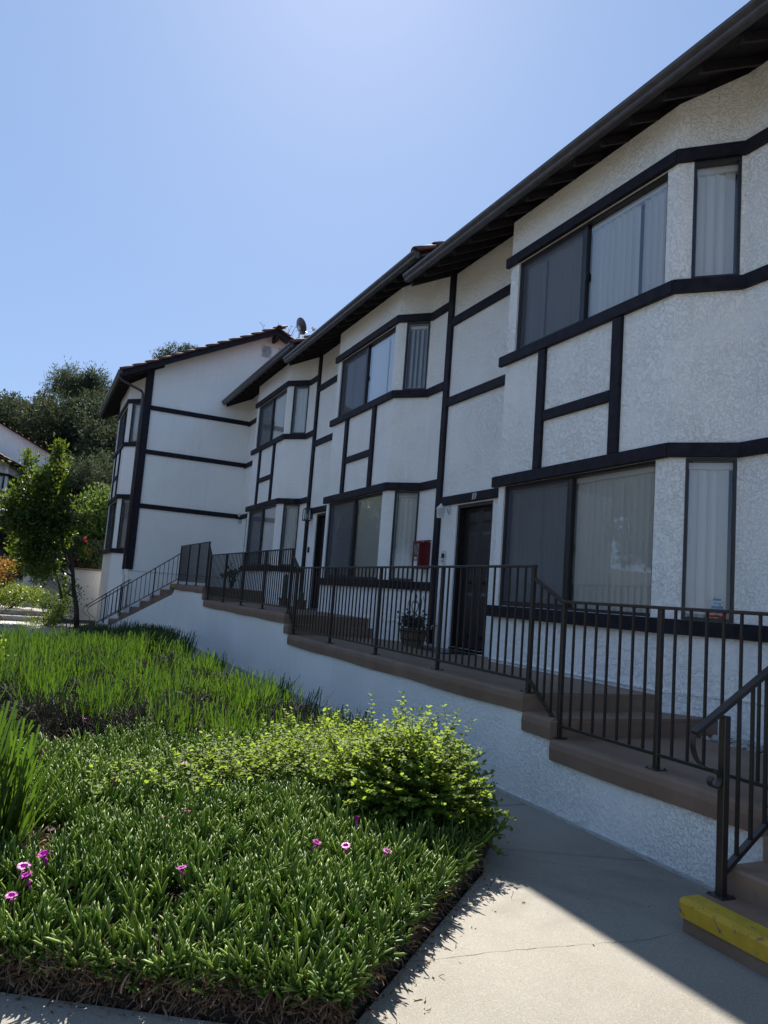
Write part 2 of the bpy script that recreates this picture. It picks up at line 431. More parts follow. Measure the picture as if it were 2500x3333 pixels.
# ------------------------------------------------------------------ houses
def wall_seg(mb, p0, p1, z0, zt0, zt1, holes=(), depth=0.13):
    d = Vector((p1[0] - p0[0], p1[1] - p0[1])); L = d.length; d.normalize(); nn = Vector((d.y, -d.x))
    def P(s, z, o=0.0): return (p0[0] + d.x * s - nn.x * o, p0[1] + d.y * s - nn.y * o, z)
    xs = sorted({0.0, L} | {h[0] for h in holes} | {h[1] for h in holes})
    zmid = min(zt0, zt1) - 0.01
    zs = sorted({z0, zmid} | {h[2] for h in holes} | {h[3] for h in holes})
    for i in range(len(xs) - 1):
        for j in range(len(zs) - 1):
            cx = (xs[i] + xs[i + 1]) / 2; cz = (zs[j] + zs[j + 1]) / 2
            if any(h[0] < cx < h[1] and h[2] < cz < h[3] for h in holes): continue
            mb.quad(P(xs[i], zs[j]), P(xs[i + 1], zs[j]), P(xs[i + 1], zs[j + 1]), P(xs[i], zs[j + 1]))
    mb.quad(P(0, zmid), P(L, zmid), P(L, zt1), P(0, zt0))
    for (a, b, c, e) in holes:
        mb.quad(P(a, c), P(a, c, depth), P(a, e, depth), P(a, e))
        mb.quad(P(b, c, depth), P(b, c), P(b, e), P(b, e, depth))
        mb.quad(P(a, c), P(b, c), P(b, c, depth), P(a, c, depth))
        mb.quad(P(a, e, depth), P(b, e, depth), P(b, e), P(a, e))

def blinds(win, W, H, x0, x1, angle, y=0.125, spacing=0.088, keep=None):
    n = int((x1 - x0 - 0.04) / spacing)
    for i in range(n):
        if keep is not None and not keep(i, n): continue
        h = H - 0.10
        a = angle + random.uniform(-0.10, 0.10)
        def mk():
            m = MB(); w = 0.0455; seg = [(-w, 0.0), (-w * .5, 0.011), (0, 0.015), (w * .5, 0.011), (w, 0.0)]
            for k in range(4):
                a0, a1 = seg[k], seg[k + 1]
                m.quad((a0[0], a0[1], 0), (a1[0], a1[1], 0), (a1[0], a1[1], h), (a0[0], a0[1], h))
            return m
        part('blind_slat', mk, 'blind_slat', win, (x0 + 0.04 + spacing * (i + 0.5), y, 0.03), a, key=('slat', round(h, 3)))
    part('blind_valance', lambda: (lambda m: (m.box(x0 + 0.02, x1 - 0.02, y - 0.03, y + 0.03, H - 0.085, H - 0.02), m)[1])(MB()), 'blind_slat', win, key=('val', round(x0, 2), round(x1, 2), round(H, 2)))

def slider(root, loc, W, H, split, ang=0.35, label=None, variant=0):
    def fr():
        m = MB(); b = 0.032
        m.box(0, W, 0.02, 0.10, 0, b, 0.003); m.box(0, W, 0.02, 0.10, H - b, H, 0.003)
        m.box(0, b, 0.022, 0.098, b, H - b, 0.003); m.box(W - b, W, 0.022, 0.098, b, H - b, 0.003)
        m.box(split - 0.028, split + 0.028, 0.028, 0.092, b, H - b, 0.003)
        m.box(b, split, 0.03, 0.05, b, b + 0.025); m.box(b, split, 0.03, 0.05, H - b - 0.025, H - b)
        m.box(b, b + 0.022, 0.03, 0.05, b, H - b); m.box(split - 0.05, split - 0.03, 0.03, 0.05, b, H - b)
        m.box(split + 0.03, split + 0.045, 0.02, 0.034, H * 0.42, H * 0.42 + 0.09)
        return m
    w = part('window', fr, 'frame_dark', root, loc, key=('fr', round(W, 2), round(H, 2), round(split, 2)))
    if label: w['label'] = label
    part('insect_screen', lambda: (lambda m: (m.quad((0.03, 0.04, 0.03), (split, 0.04, 0.03), (split, 0.04, H - 0.03), (0.03, 0.04, H - 0.03)), m)[1])(MB()), 'insect_screen', w, key=('scr', round(W, 2), round(H, 2)))
    part('pane', lambda: (lambda m: (m.quad((0.03, 0.075, 0.03), (split, 0.075, 0.03), (split, 0.075, H - 0.03), (0.03, 0.075, H - 0.03)), m)[1])(MB()), 'glass', w, key=('pa', round(W, 2), round(H, 2)))
    part('pane', lambda: (lambda m: (m.quad((split, 0.06, 0.03), (W - 0.03, 0.06, 0.03), (W - 0.03, 0.06, H - 0.03), (split, 0.06, H - 0.03)), m)[1])(MB()), 'glass', w, key=('pb', round(W, 2), round(H, 2)))
    blinds(w, W, H, 0.0, W, ang, keep=(lambda i, n: True) if variant != 1 else (lambda i, n: i % 9 != 4))
    return w

def side_window(root, loc, rz, W, H, ang, keep=None, label=None, light_frame=False):
    def fr():
        m = MB(); b = 0.028
        m.box(0, W, -0.012, 0.08, 0, b, 0.003); m.box(0, W, -0.012, 0.08, H - b, H, 0.003)
        m.box(0, b, -0.010, 0.078, b, H - b, 0.003); m.box(W - b, W, -0.010, 0.078, b, H - b, 0.003)
        return m
    w = part('window', fr, 'frame_dark', root, loc, rz, key=('sfr', round(W, 2), round(H, 2)))
    if label: w['label'] = label
    if light_frame:
        m = MB(); b = 0.045
        for a in ((0.028, W - .028, 0.028, b), (0.028, W - .028, H - b, H - .028)): m.box(a[0], a[1], 0.02, 0.06, a[2], a[3])
        m.box(0.028, b, 0.021, 0.061, b, H - b); m.box(W - b, W - .028, 0.021, 0.061, b, H - b)
        part('sash', m, 'frame_grey', w)
    part('pane', lambda: (lambda m: (m.quad((0.02, 0.045, 0.02), (W - 0.02, 0.045, 0.02), (W - 0.02, 0.045, H - 0.02), (0.02, 0.045, H - 0.02)), m)[1])(MB()), 'glass', w, key=('sp', round(W, 2), round(H, 2)))
    blinds(w, W, H, 0.0, W, ang, 0.12, 0.082, keep)
    return w

def board(root, *b, c=0.006, label=None):
    m = MB(); m.box(*b, c=c)
    o = part('timber_board', m, 'timber_dark', root)
    return o

def bay_board(root, xl, z0, z1, xr=XB, t=0.052):
    """trim wrapping the bay: front board, angled board, flat board up to the post"""
    y0 = -DB
    m = MB(); m.box(xl, xr + 0.012, y0 - t, y0 + 0.004, z0, z1, 0.006); part('timber_board', m, 'timber_dark', root)
    dx, dy = 0 - XB, DB; L = math.hypot(dx, dy); ux, uy = dx / L, dy / L; nx, ny = uy, -ux
    m = MB()
    k = 0.045
    a = (XB + nx * 0.0 - ux * 0.00, -DB); b = (0, 0)
    # outer corners mitred
    oa = (XB + 0.020, -DB - t + 0.003); ob = (0.018, -0.045)
    m.prism([(XB, -DB + 0.003), oa, ob, (0.0, 0.003)][::1], 'z', z0 + 0.001, z1 - 0.001)
    part('timber_board', m, 'timber_dark', root)
    m = MB(); m.box(0.012, 0.583, -0.045, 0.004, z0, z1, 0.005); part('timber_board', m, 'timber_dark', root)

def barrel_tile():
    m = MB(); n = 8; L = 0.44
    vs = []
    for (y, r, z) in ((0, 0.125, 0.0), (L, 0.100, 0.0)):
        for rr in (r, r - 0.016):
            for k in range(n + 1):
                a = PI * k / n; vs.append((math.cos(a) * rr, y, math.sin(a) * rr * 0.82 + z))
    N1 = n + 1
    fs = []
    for k in range(n):
        fs.append((k, k + 1, 2 * N1 + k + 1, 2 * N1 + k)); fs.append((N1 + k + 1, N1 + k, 3 * N1 + k, 3 * N1 + k + 1))
        fs.append((k + 1, k, N1 + k, N1 + k + 1)); fs.append((2 * N1 + k, 2 * N1 + k + 1, 3 * N1 + k + 1, 3 * N1 + k))
    fs += [(0, 2 * N1, 3 * N1, N1), (n, N1 + n, 3 * N1 + n, 2 * N1 + n)]
    m.add(vs, fs); return m

YR = 3.55                                   # ridge
def roof_z(y): return ZU + 0.16 + SLOPE * (y if y <= YR else 2 * YR - y)

def make_roof(root, x0, x1, tiles_right=False, both=False, barge=False, gutter=True, eave_tiles=False, y_end=7.6):
    """tiled deck (corrugated), rafter tails, fascia, gutter"""
    def deck():
        m = MB()
        n = int((x1 - x0) / 0.30); step = (x1 - x0) / (n * 6)
        def surf(ya, yb):
            rows = 13
            V = []; F = []
            for r in range(rows):
                for e in (0, 1):
                    y = ya + (yb - ya) * (r + e) / rows
                    lift = 0.035 if e == 0 else 0.0
                    for i in range(n * 6 + 1):
                        ph = 2 * PI * i / 6
                        V.append((x0 + step * i, y, roof_z(y) + 0.03 + lift + 0.032 * max(-0.3, math.cos(ph))))
            w = n * 6 + 1
            for r in range(rows * 2 - 1):
                for i in range(w - 1): F.append((r * w + i, r * w + i + 1, (r + 1) * w + i + 1, (r + 1) * w + i))
            m.add(V, F)
        surf(-0.86, YR); surf(y_end, YR)
        t = 0.05
        pr = [(-0.78, roof_z(-0.78) - 0.015), (YR, roof_z(YR) - 0.015), (y_end, roof_z(y_end) - 0.015), (y_end, roof_z(y_end) - t), (YR, roof_z(YR) - t), (-0.78, roof_z(-0.78) - t)]
        m.prism(pr, 'x', x0, x1)
        return m
    rf = part('roof', deck, 'tile_red', root, key=('deck', round(x0, 2), round(x1, 2)))
    def soff():
        m = MB()
        m.prism([(-0.779, roof_z(-0.779) - 0.053), (0.6, roof_z(0.6) - 0.053), (0.6, roof_z(0.6) - 0.062), (-0.779, roof_z(-0.779) - 0.062)], 'x', x0 + 0.002, x1 - 0.002)
        return m
    part('soffit_board', soff, 'eave_dark', rf, key=('soff', round(x0, 2), round(x1, 2)))
    def raf():
        m = MB(); a, b = -0.777, 0.35
        z = lambda y: ZU + SLOPE * y
        m.prism([(a, z(a)), (b, z(b)), (b, z(b) + 0.093), (a, z(a) + 0.093)], 'x', -0.019, 0.019); return m
    xs = []
    x = x0 + 0.022
    while x < x1 - 0.02: xs.append(x); x += 0.425
    for x in xs: part('rafter', raf, 'rafter_dark', rf, (x, 0, 0), key='rafter')
    zf = 3.262
    m = MB(); m.box(x0 - 0.003, x1 + 0.003, -0.815, -0.7785, zf, 3.345, 0.003)
    part('fascia_board', m, 'timber_dark', rf)
    if gutter:
        def gut():
            m = MB(); z = 0.0
            pr = [(-0.694, z), (-0.694, z - 0.115), (-0.755, z - 0.115), (-0.768, z - 0.100), (-0.772, z - 0.075), (-0.795, z - 0.055), (-0.808, z - 0.04), (-0.810, z - 0.008), (-0.800, z), (-0.797, z - 0.012), (-0.803, z - 0.038), (-0.760, z - 0.075), (-0.752, z - 0.105), (-0.702, z - 0.108), (-0.702, z)]
            pr = [(p[0] - 0.122, p[1] + 3.362) for p in pr]
            m.prism(pr, 'x', x0 - 0.02, x1 + 0.02, close=False)
            outer = pr[:9]
            for xx in (x0 - 0.02, x1 + 0.02):
                m.add([(xx, p[0], p[1]) for p in outer], [tuple(range(9))])
            x = x0 + 0.9
            return m
        part('gutter', gut, 'gutter_dark', rf, key=('gut', round(x0, 2), round(x1, 2)))
    else:
        for i in range(int((x1 - x0) / 0.24)):
            o = part('roof_tile', barrel_tile, 'tile_red', rf, (x0 + 0.12 + i * 0.24, -0.90, roof_z(-0.90) + 0.03), key='barrel', smooth=True)
            o.rotation_euler = (math.atan(SLOPE), 0, 0)
    al = math.atan(SLOPE); 
    if tiles_right:
        step = 0.37
        k = 0
        y = -0.86
        while y < YR - 0.05:
            o = part('roof_tile', barrel_tile, 'tile_red', rf, (x1 - 0.06, y, roof_z(y) + 0.035 + random.uniform(0, .015)), key='barrel', smooth=True)
            o.rotation_euler = (al - 0.05, 0, random.uniform(-0.02, 0.02)); y += step * math.cos(al)
        if both:
            y = 2 * YR + 0.80
            while y > YR + 0.05:
                o = part('roof_tile', barrel_tile, 'tile_red', rf, (x1 - 0.06, y, roof_z(y) + 0.035 + random.uniform(0, .015)), key='barrel', smooth=True)
                o.rotation_euler = (al - 0.05, 0, PI + random.uniform(-0.02, 0.02)); y -= step * math.cos(al)
        # ridge tiles
        x = x0
        while x < x1 - 0.1:
            o = part('roof_tile', barrel_tile, 'tile_red', rf, (x, YR, roof_z(YR) + 0.01), key='barrel', smooth=True)
            o.rotation_euler = (0.03, 0, -PI / 2); x += 0.38
    if barge:
        for sgn in (0, 1):
            m = MB()
            ys = (-0.86, YR) if sgn == 0 else (YR, 2 * YR + 0.8)
            z = lambda y, o: roof_z(y) + o
            m.prism([(ys[0], z(ys[0], -0.14)), (ys[1], z(ys[1], -0.14)), (ys[1], z(ys[1], 0.035)), (ys[0], z(ys[0], 0.035))], 'x', x1 - 0.045, x1 + 0.001)
            part('barge_board', m, 'timber_dark', rf)
        m = MB(); m.box(x1 - 0.45, x1 - 0.01, YR - 0.05, YR + 0.05, roof_z(YR) - 0.32, roof_z(YR) - 0.13, 0.008)
        part('ridge_beam', m, 'timber_dark', rf)
    return rf

def panel_door(root, x0, x1, z0, z1):
    W = x1 - x0; H = z1 - z0
    def fr():
        m = MB(); b = 0.05
        m.box(0, b, 0.02, 0.17, 0, H - b, 0.004); m.box(W - b, W, 0.02, 0.17, 0, H - b, 0.004); m.box(0, W, 0.019, 0.171, H - b, H, 0.004)
        m.box(0, W, 0.0, 0.17, -0.045, 0.0, 0.004); return m
    d = part('door_frame', fr, 'frame_dark', root, (x0, 0, z0), key=('dfr', round(W, 2), round(H, 2)))
    def lf():
        m = MB(); m.box(0.052, W - 0.052, 0.125, 0.165, 0.01, H - 0.052); return m
    leaf = part('door', lf, 'door_dark', root, (x0, 0, z0), key=('leaf', round(W, 2), round(H, 2)))
    w = W - 0.104; pw = (w - 0.12 * 3) / 2
    for i in (0, 1):
        for (a, b) in ((0.86, 0.955), (0.44, 0.80), (0.07, 0.38)):
            xa = 0.052 + 0.12 + i * (pw + 0.12)
            m = MB(); za, zb = a * H, b * H
            # bevelled raised panel
            o = [(xa, 0.125, za), (xa + pw, 0.125, za), (xa + pw, 0.125, zb), (xa, 0.125, zb)]
            q = [(xa + .012, 0.136, za + .012), (xa + pw - .012, 0.136, za + .012), (xa + pw - .012, 0.136, zb - .012), (xa + .012, 0.136, zb - .012)]
            r = [(xa + .035, 0.110, za + .04), (xa + pw - .035, 0.110, za + .04), (xa + pw - .035, 0.110, zb - .04), (xa + .035, 0.110, zb - .04)]
            q = [(p[0], 0.120, p[2]) for p in q]
            m.add(o + q + r, [(0, 1, 5, 4), (1, 2, 6, 5), (2, 3, 7, 6), (3, 0, 4, 7), (4, 5, 9, 8), (5, 6, 10, 9), (6, 7, 11, 10), (7, 4, 8, 11), (8, 9, 10, 11)])
            part('door_panel', m, 'door_dark', leaf)
    m = MB(); m.tube([(W - 0.12, 0.124, 0.98), (W - 0.12, 0.075, 0.98)], [0.026, 0.014], 10); m.lathe([(0.001, -.02), (0.026, -.012), (0.026, .012), (0.001, .02)], (W - 0.12, 0.06, 0.98), 10)
    part('handle', m, 'brass', leaf)
    return leaf

def digit_mesh(chars, h=0.1):
    """slanted serif numerals as small raised plates (x right, z up)"""
    m = MB(); x = 0.0; sh = 0.22
    def ring(cx, cz, rx, rz, tx, tz, n=18):
        vs = []
        for k in range(n):
            a = 2 * PI * k / n
            for (fx, fz) in ((rx, rz), (rx - tx, rz - tz)):
                px = cx + fx * math.cos(a); pz = cz + fz * math.sin(a); vs += [(px + pz * sh, 0, pz), (px + pz * sh, -0.008, pz)]
        fs = []
        for k in range(n):
            a = 4 * k; b = 4 * ((k + 1) % n)
            fs += [(a + 1, b + 1, b + 3, a + 3), (a, b, b + 1, a + 1), (a + 3, b + 3, b + 2, a + 2)]
        m.add(vs, fs)
    def stroke(pts, w):
        for (a, b) in zip(pts[:-1], pts[1:]):
            d = Vector((b[0] - a[0], b[1] - a[1])).normalized(); nn = Vector((-d.y, d.x)) * w / 2
            q = [(a[0] + nn.x, a[1] + nn.y), (b[0] + nn.x, b[1] + nn.y), (b[0] - nn.x, b[1] - nn.y), (a[0] - nn.x, a[1] - nn.y)]
            q = [(p[0] + p[1] * sh, p[1]) for p in q]
            m.prism(q, 'y', -0.008, 0)
    for ch in chars:
        if ch == '1':
            stroke([(x + 0.022, 0), (x + 0.022, h)], 0.014); stroke([(x + 0.004, h * .84), (x + 0.022, h * .97)], 0.009); stroke([(x + 0.006, 0.003), (x + 0.038, 0.003)], 0.007); x += 0.048
        elif ch == '0':
            ring(x + 0.03, h / 2, 0.03, h / 2, 0.013, 0.007); x += 0.07
        elif ch == '9':
            ring(x + 0.026, h * .70, 0.026, h * .30, 0.010, 0.008); stroke([(x + 0.047, h * .72), (x + 0.042, h * .35), (x + 0.026, h * .08), (x + 0.008, 0.004)], 0.010); x += 0.06
        elif ch == '8':
            ring(x + 0.026, h * .74, 0.022, h * .26, 0.009, 0.008); ring(x + 0.026, h * .25, 0.026, h * .26, 0.010, 0.008); x += 0.06
    return m

def house(label, loc, rz=0.0, post=True, roof=(-5.44, 0.95), roof_kw=None, number=None, blinds_cfg=None, wall_bottom=-3.3, wall_top_add=0.0, slats=True, group='half-timbered town houses stepping up the slope', main_mat='stucco_white', left_len=-5.50, doors=True, mirror=False):
    root = thing('town_house', label, 'house', loc, rz, group)
    if mirror: root.scale = (-1, 1, 1)
    A = wall_top_add
    m = MB()
    zt = ZU + 0.004 + A; ztb = ZU - SLOPE * DB + 0.004 + A
    wb = wall_bottom
    wall_seg(m, (left_len, 0), (XL, 0), wb, zt, zt, [(-4.90 - left_len, -3.94 - left_len, -2.24, -0.178)] if doors else [], 0.19)
    wall_seg(m, (XL, 0), (XL, -DB), wb, zt, ztb)
    HL = (-3.085 - XL, -0.588 - XL, -1.602, -0.131); HU = (-3.03 - XL, -0.555 - XL, 1.568, 2.754)
    wall_seg(m, (XL, -DB), (XB, -DB), wb, ztb, ztb, [HL, HU])
    wall_seg(m, (XB, -DB), (0, 0), wb, ztb, zt, [(0.145, 0.572, -1.602, -0.137), (0.142, 0.556, 1.570, 2.748)])
    wall_seg(m, (0, 0), (0.585, 0), wb, zt, zt)
    part('wall', m, main_mat, root)
    mb_ = MB()
    for (pa, pb, za, zb) in (((left_len, 0), (XL, 0), zt, zt), ((XL, 0), (XL, -DB), zt, ztb), ((XL, -DB), (XB, -DB), ztb, ztb), ((XB, -DB), (0, 0), ztb, zt), ((0, 0), (0.585, 0), zt, zt)):
        mb_.quad((*pa, za + .001), (*pb, zb + .001), (*pb, zb + 0.12), (*pa, za + 0.12))
    part('eave_blocking', mb_, 'eave_dark', root)
    # dark interior: floors, ceiling and back of the front rooms
    def inner():
        m = MB()
        for z in (-2.3, 0.55, 3.0): m.box(left_len + .03, 0.54, 0.25, 4.0, z, z + 0.15)
        m.box(left_len + .02, 0.56, 4.0, 4.05, wb, 3.6)
        m.box(XL + .02, XB - .02, -DB + .20, 0.24, 0.55, 0.70); m.box(XL + .02, XB - .02, -DB + .20, 0.24, -2.3, -2.15); m.box(XL + .02, XB - .02, -DB + .20, 0.24, 3.0, 3.15)
        m.box(left_len + .02, left_len + .03, 0.2, 4.0, wb, 3.6); m.box(0.54, 0.555, 0.2, 4.0, wb, 3.6)
        return m
    part('interior', inner, 'dark_room', root, key=('inner', round(left_len, 2), wb))
    if roof: make_roof(root, roof[0], roof[1], **(roof_kw or {}))
    # timbers
    if post:
        board(root, -5.498, -5.355, -0.048, 0.004, -2.25, 3.60 + A, c=0.007)
    for (z0, z1) in ((-0.160, -0.028), (1.407, 1.545), (2.708, 2.845)):
        board(root, (-5.353 if post else left_len), XL + 0.002 - 0.004, -0.044, 0.004, z0, z1)
    for (z0, z1, xl) in ((-0.133, 0.0, -3.302), (1.437, 1.566, -3.303), (2.752, 2.880, -3.264), (-1.742, -1.605, -3.254)):
        bay_board(root, xl, z0, z1, t=0.052 if z0 > -1 else 0.062)
    board(root, -2.478, -2.345, -DB - 0.042, -DB + 0.004, 0.003, 1.434)
    board(root, -1.222, -1.085, -DB - 0.042, -DB + 0.004, 0.003, 1.434)
    board(root, -2.342, -1.225, -DB - 0.036, -DB + 0.004, 0.560, 0.682)
    if doors: panel_door(root, -4.90, -3.94, -2.24, -0.178)
    cfg = dict(up=0.4, low=0.4, sup=0.5, slow=0.5, keep_up=None, keep_side=None, lf=False)
    cfg.update(blinds_cfg or {})
    slider(root, (-3.085, -DB, -1.602), 2.497, 1.470, 1.235, cfg['low'])
    slider(root, (-3.03, -DB, 1.568), 2.475, 1.185, 1.24, cfg['up'], variant=1)
    ang = math.atan2(DB, -XB)
    ux, uy = math.cos(ang), math.sin(ang)
    side_window(root, (XB + ux * .145, -DB + uy * .145, -1.602), ang, 0.427, 1.465, cfg['slow'], light_frame=cfg['lf'], keep=cfg['keep_low'] if 'keep_low' in cfg else None)
    side_window(root, (XB + ux * .142, -DB + uy * .142, 1.570), ang, 0.414, 1.178, cfg['sup'], keep=cfg['keep_side'], light_frame=cfg['lf'])
    if number:
        m = digit_mesh(number, 0.095)
        part('house_number', m, 'white_metal', root, (-4.43 if len(number) > 1 else -4.12, -0.0455, -0.142))
    return root

RK = dict(tiles_right=True)
h10 = house('half-timbered house with the number 10 over its door, nearest the camera', (0, 0, 0), roof=(-5.40, 6.72), roof_kw=dict(), number='10', blinds_cfg=dict(up=0.42, low=0.36, sup=0.35, slow=0.3))
h9 = house('middle half-timbered house numbered 9, with a red extinguisher cabinet beside its corner window', (-6.085, 0, 0.277), roof_kw=RK, number='9', blinds_cfg=dict(up=0.15, low=0.35, sup=1.35, slow=0.45, lf=True))
h8 = house('half-timbered house at the inner corner, its eave ending against the tall side wall', (-12.144, 0, 0.540), post=False, roof=(-5.51, 0.95), roof_kw=RK, blinds_cfg=dict(up=0.2, low=0.3, sup=0.2, slow=0.15, lf=True), left_len=-5.55)
h7 = house('end house turned forward with a broad blank gable wall and bent downpipe', (-18.28, -3.05, 0.815), post=False, roof=(-5.72, 0.98), roof_kw=dict(tiles_right=True, both=True, barge=True), blinds_cfg=dict(up=0.5, low=0.9, sup=0.3, slow=1.4, lf=True), wall_bottom=-4.2, main_mat='stucco_fine')
h11 = house('next half-timbered house down the row, beyond the stair opening at the right', (6.085, 0, -0.287), roof=None, wall_top_add=0.287, blinds_cfg={})

# shells: side and back walls
def shell(root, x0, x1, z0, yb=7.2, lft=True, rgt=True, mat='stucco_fine', front_top=None):
    m = MB()
    def side(x, fl):
        pts = [(x, 0.0, z0), (x, yb, z0), (x, yb, roof_z(yb) - 0.05), (x, YR, roof_z(YR) - 0.05), (x, 0.0, roof_z(0) - 0.05)]
        m.add(pts, [(0, 1, 2, 3, 4) if fl else (4, 3, 2, 1, 0)])
    if lft: side(x0, False)
    if rgt: side(x1, True)
    m.quad((x1, yb, z0), (x0, yb, z0), (x0, yb, roof_z(yb) - 0.05), (x1, yb, roof_z(yb) - 0.05))
    return part('wall', m, mat, root)
shell(h10, -5.5, 0.585, -3.3, lft=True, rgt=False)
shell(h9, -5.5, 0.585, -3.3, lft=False, rgt=True)
shell(h8, -5.55, 0.585, -3.3, lft=False, rgt=True)
shell(h7, -5.5, 0.583, -4.2, lft=True, rgt=True)
m = MB(); m.quad((0.585, 7.2, -3.3), (-5.5, 7.2, -3.3), (-5.5, 7.2, 5.4 - .2), (0.585, 7.2, 5.2)); m.quad((0.585, 0, -3.3), (0.585, 7.2, -3.3), (0.585, 7.2, 5.2), (0.585, 0, 3.9))
part('wall', m, 'stucco_fine', h11)

# far house: side-wall timbers, corner timber, vents, downpipe (local to h7: x = X+18.28, y = Y+3.05, z = Z-0.815)
def b7(x0, x1, y0, y1, z0, z1, c=0.006): return board(h7, x0, x1, y0, y1, z0, z1, c=c)
b7(0.582, 0.632, -0.10, 0.10, -2.19, 3.78)
b7(0.44, 0.580, -0.105, -0.002, -2.19, 3.60)
for zt in (2.585, 1.285, -0.290):
    b7(0.582, 0.626, 0.103, 3.046, zt - 0.135, zt - 0.0)
for (ya, yb_) in ((3.20, 3.52), (3.72, 4.02)):
    v = MB(); za, zb = 4.70, 5.09
    v.box(0.582, 0.60, ya, yb_, za, za + .025); v.box(0.582, 0.60, ya, yb_, zb - .025, zb); v.box(0.582, 0.60, ya, ya + .025, za + .025, zb - .025); v.box(0.582, 0.60, yb_ - .025, yb_, za + .025, zb - .025)
    fr = part('gable_vent', v, 'white_metal', h7)
    for k in range(6):
        l = MB(); z = za + 0.035 + k * 0.056
        l.prism([(0.584, z + 0.045), (0.610, z), (0.612, z + 0.004), (0.586, z + 0.049)], 'y', ya + .026, yb_ - .026)
        part('louver', l, 'white_metal', fr)
    v = MB(); v.quad((0.583, ya + .02, za + .02), (0.583, yb_ - .02, za + .02), (0.583, yb_ - .02, zb - .02), (0.583, ya + .02, zb - .02)); part('vent_shade', v, 'frame_dark', fr)  # dark sheet coloured as the shade behind the louvers
m = MB()
m.tube([(0.93, -0.88, 3.26), (0.93, -0.88, 3.18), (0.90, -0.82, 3.10), (0.68, -0.22, 2.94), (0.66, -0.17, 2.88), (0.66, -0.165, 2.78), (0.66, -0.165, -2.2)], 0.036, 10)
part('downpipe', m, 'gutter_dark', h7, smooth=True)
m = MB(); m.tube([(0.66, -0.165, -2.2), (0.66, -0.165, -2.32), (0.64, -0.12, -2.42), (0.64, -0.12, -3.0), (0.66, -0.14, -3.9)], 0.035, 10)
part('downpipe_foot', m, 'white_metal', h7, smooth=True)
m = MB(); m.box(0.585, 0.597, -0.06, 3.04, -2.235, -2.215); part('weep_screed', m, 'stucco_grey', h7)

# weep screed lines along the row
for hh, zz in ((h10, -2.262), (h9, -2.262), (h8, -2.262)):
    m = MB(); m.box(XL, XB + .01, -DB - 0.014, -DB + .002, zz, zz + .022, .004); m.prism([(XB, -DB - 0.014), (0.012, -0.014), (0.0, 0.002), (XB, -DB + .002)], 'z', zz + .001, zz + .021); m.box(0.012, 0.58, -0.014, .002, zz, zz + .022, .004)
    part('weep_screed', m, 'stucco_low', hh)

# ------------------------------------------------------------------ walkway, retaining wall and steps
YE = -1.875
levels = [(-17.68, -13.15, -1.69), (-13.15, -12.95, -1.8375), (-12.95, -6.85, -1.985), (-6.85, -6.62, -2.1375), (-6.62, -0.47, -2.29), (-0.47, -0.09, -2.435), (-0.09, 1.80, -2.58)]
def rounded(pts): return pts
top = []
for (a, b, z) in levels: top += [(a, z), (b, z)]
bot = [(x, z - 0.145) for x, z in top]
# the brown band follows the steps
band = MB()
def nose(x0, x1, z, zl, y_back=-0.0):
    """deck slab from the wall line to the edge with a rounded nose"""
    r = 0.03
    pr = [(0.02, z - 0.13), (YE + 0.0, z - 0.13 - zl), (YE - 0.004, z - 0.08), (YE, z - r), (YE + r * .35, z - r * .35), (YE + r, z), (0.02, z)]
    return pr
walk = tag(link('walkway', None), kind='structure')
for (a, b, z) in levels:
    m = MB(); r = 0.028
    tread = (b - a) < 0.5
    y0 = -0.02 if not (a >= -0.1) else -DB + 0.03
    lo = z - (0.30 if not tread else 0.29)
    nsub = max(1, int((b - a) / 0.25))
    for i in range(nsub):
        xa = a + (b - a) * i / nsub; xb = a + (b - a) * (i + 1) / nsub
        wob = [0.004 * math.sin(7.3 * xx) + 0.003 * math.sin(23 * xx + 1) for xx in (xa, xb)]
        def prof(w, zb): return [(y0, z - 0.15), (YE + w, z - zb), (YE - 0.006 + w, z - 0.07), (YE + w, z - r), (YE + r * .3 + w, z - r * .3), (YE + r + w, z), (y0, z)]
        zb0 = 0.160 + 0.006 * math.sin(3.1 * xa); zb1 = 0.160 + 0.006 * math.sin(3.1 * xb)
        p0 = prof(wob[0], zb0); p1 = prof(wob[1], zb1); n = len(p0)
        m.add([(xa, *p) for p in p0] + [(xb, *p) for p in p1], [(k, (k + 1) % n, n + (k + 1) % n, n + k)[::-1] for k in range(n)])
        if i == 0: m.add([(xa, *p) for p in p0], [tuple(range(n))])
        if i == nsub - 1: m.add([(xb, *p) for p in p1], [tuple(range(n))[::-1]])
    # body below the nose (risers)
    m.box(a + 0.001, b - 0.004, YE + 0.06, y0, lo, z - 0.14)
    m.box(b - 0.10, b - 0.004, YE + 0.004, y0, z - 0.155, z - 0.012)
    part('deck_slab' if not tread else 'step', m, 'deck_brown', walk)
    # rounded riser nose
    m = MB(); m.tube([(b - 0.022, YE + 0.01, z - 0.024), (b - 0.022, y0, z - 0.024)], 0.024, 12)
    if b < 1.7: part('step_nose', m, 'deck_brown', walk, smooth=True)
m = MB()
rw = [(-16.90, GZ - .1), (1.80, GZ - .1), (1.80, -2.58 - 0.13), (-0.09, -2.58 - 0.13), (-0.09 , -2.435 - 0.13), (-0.47, -2.435 - 0.13), (-0.47, -2.29 - 0.13), (-6.62, -2.29 - 0.13), (-6.62, -2.1375 - 0.13), (-6.85, -2.1375 - 0.13), (-6.85, -1.985 - .13), (-12.95, -1.985 - .13), (-12.95, -1.8375 - .13), (-13.15, -1.8375 - .13), (-13.15, -1.69 - .13), (-16.90, -1.69 - .13)]
yw = YE + 0.02
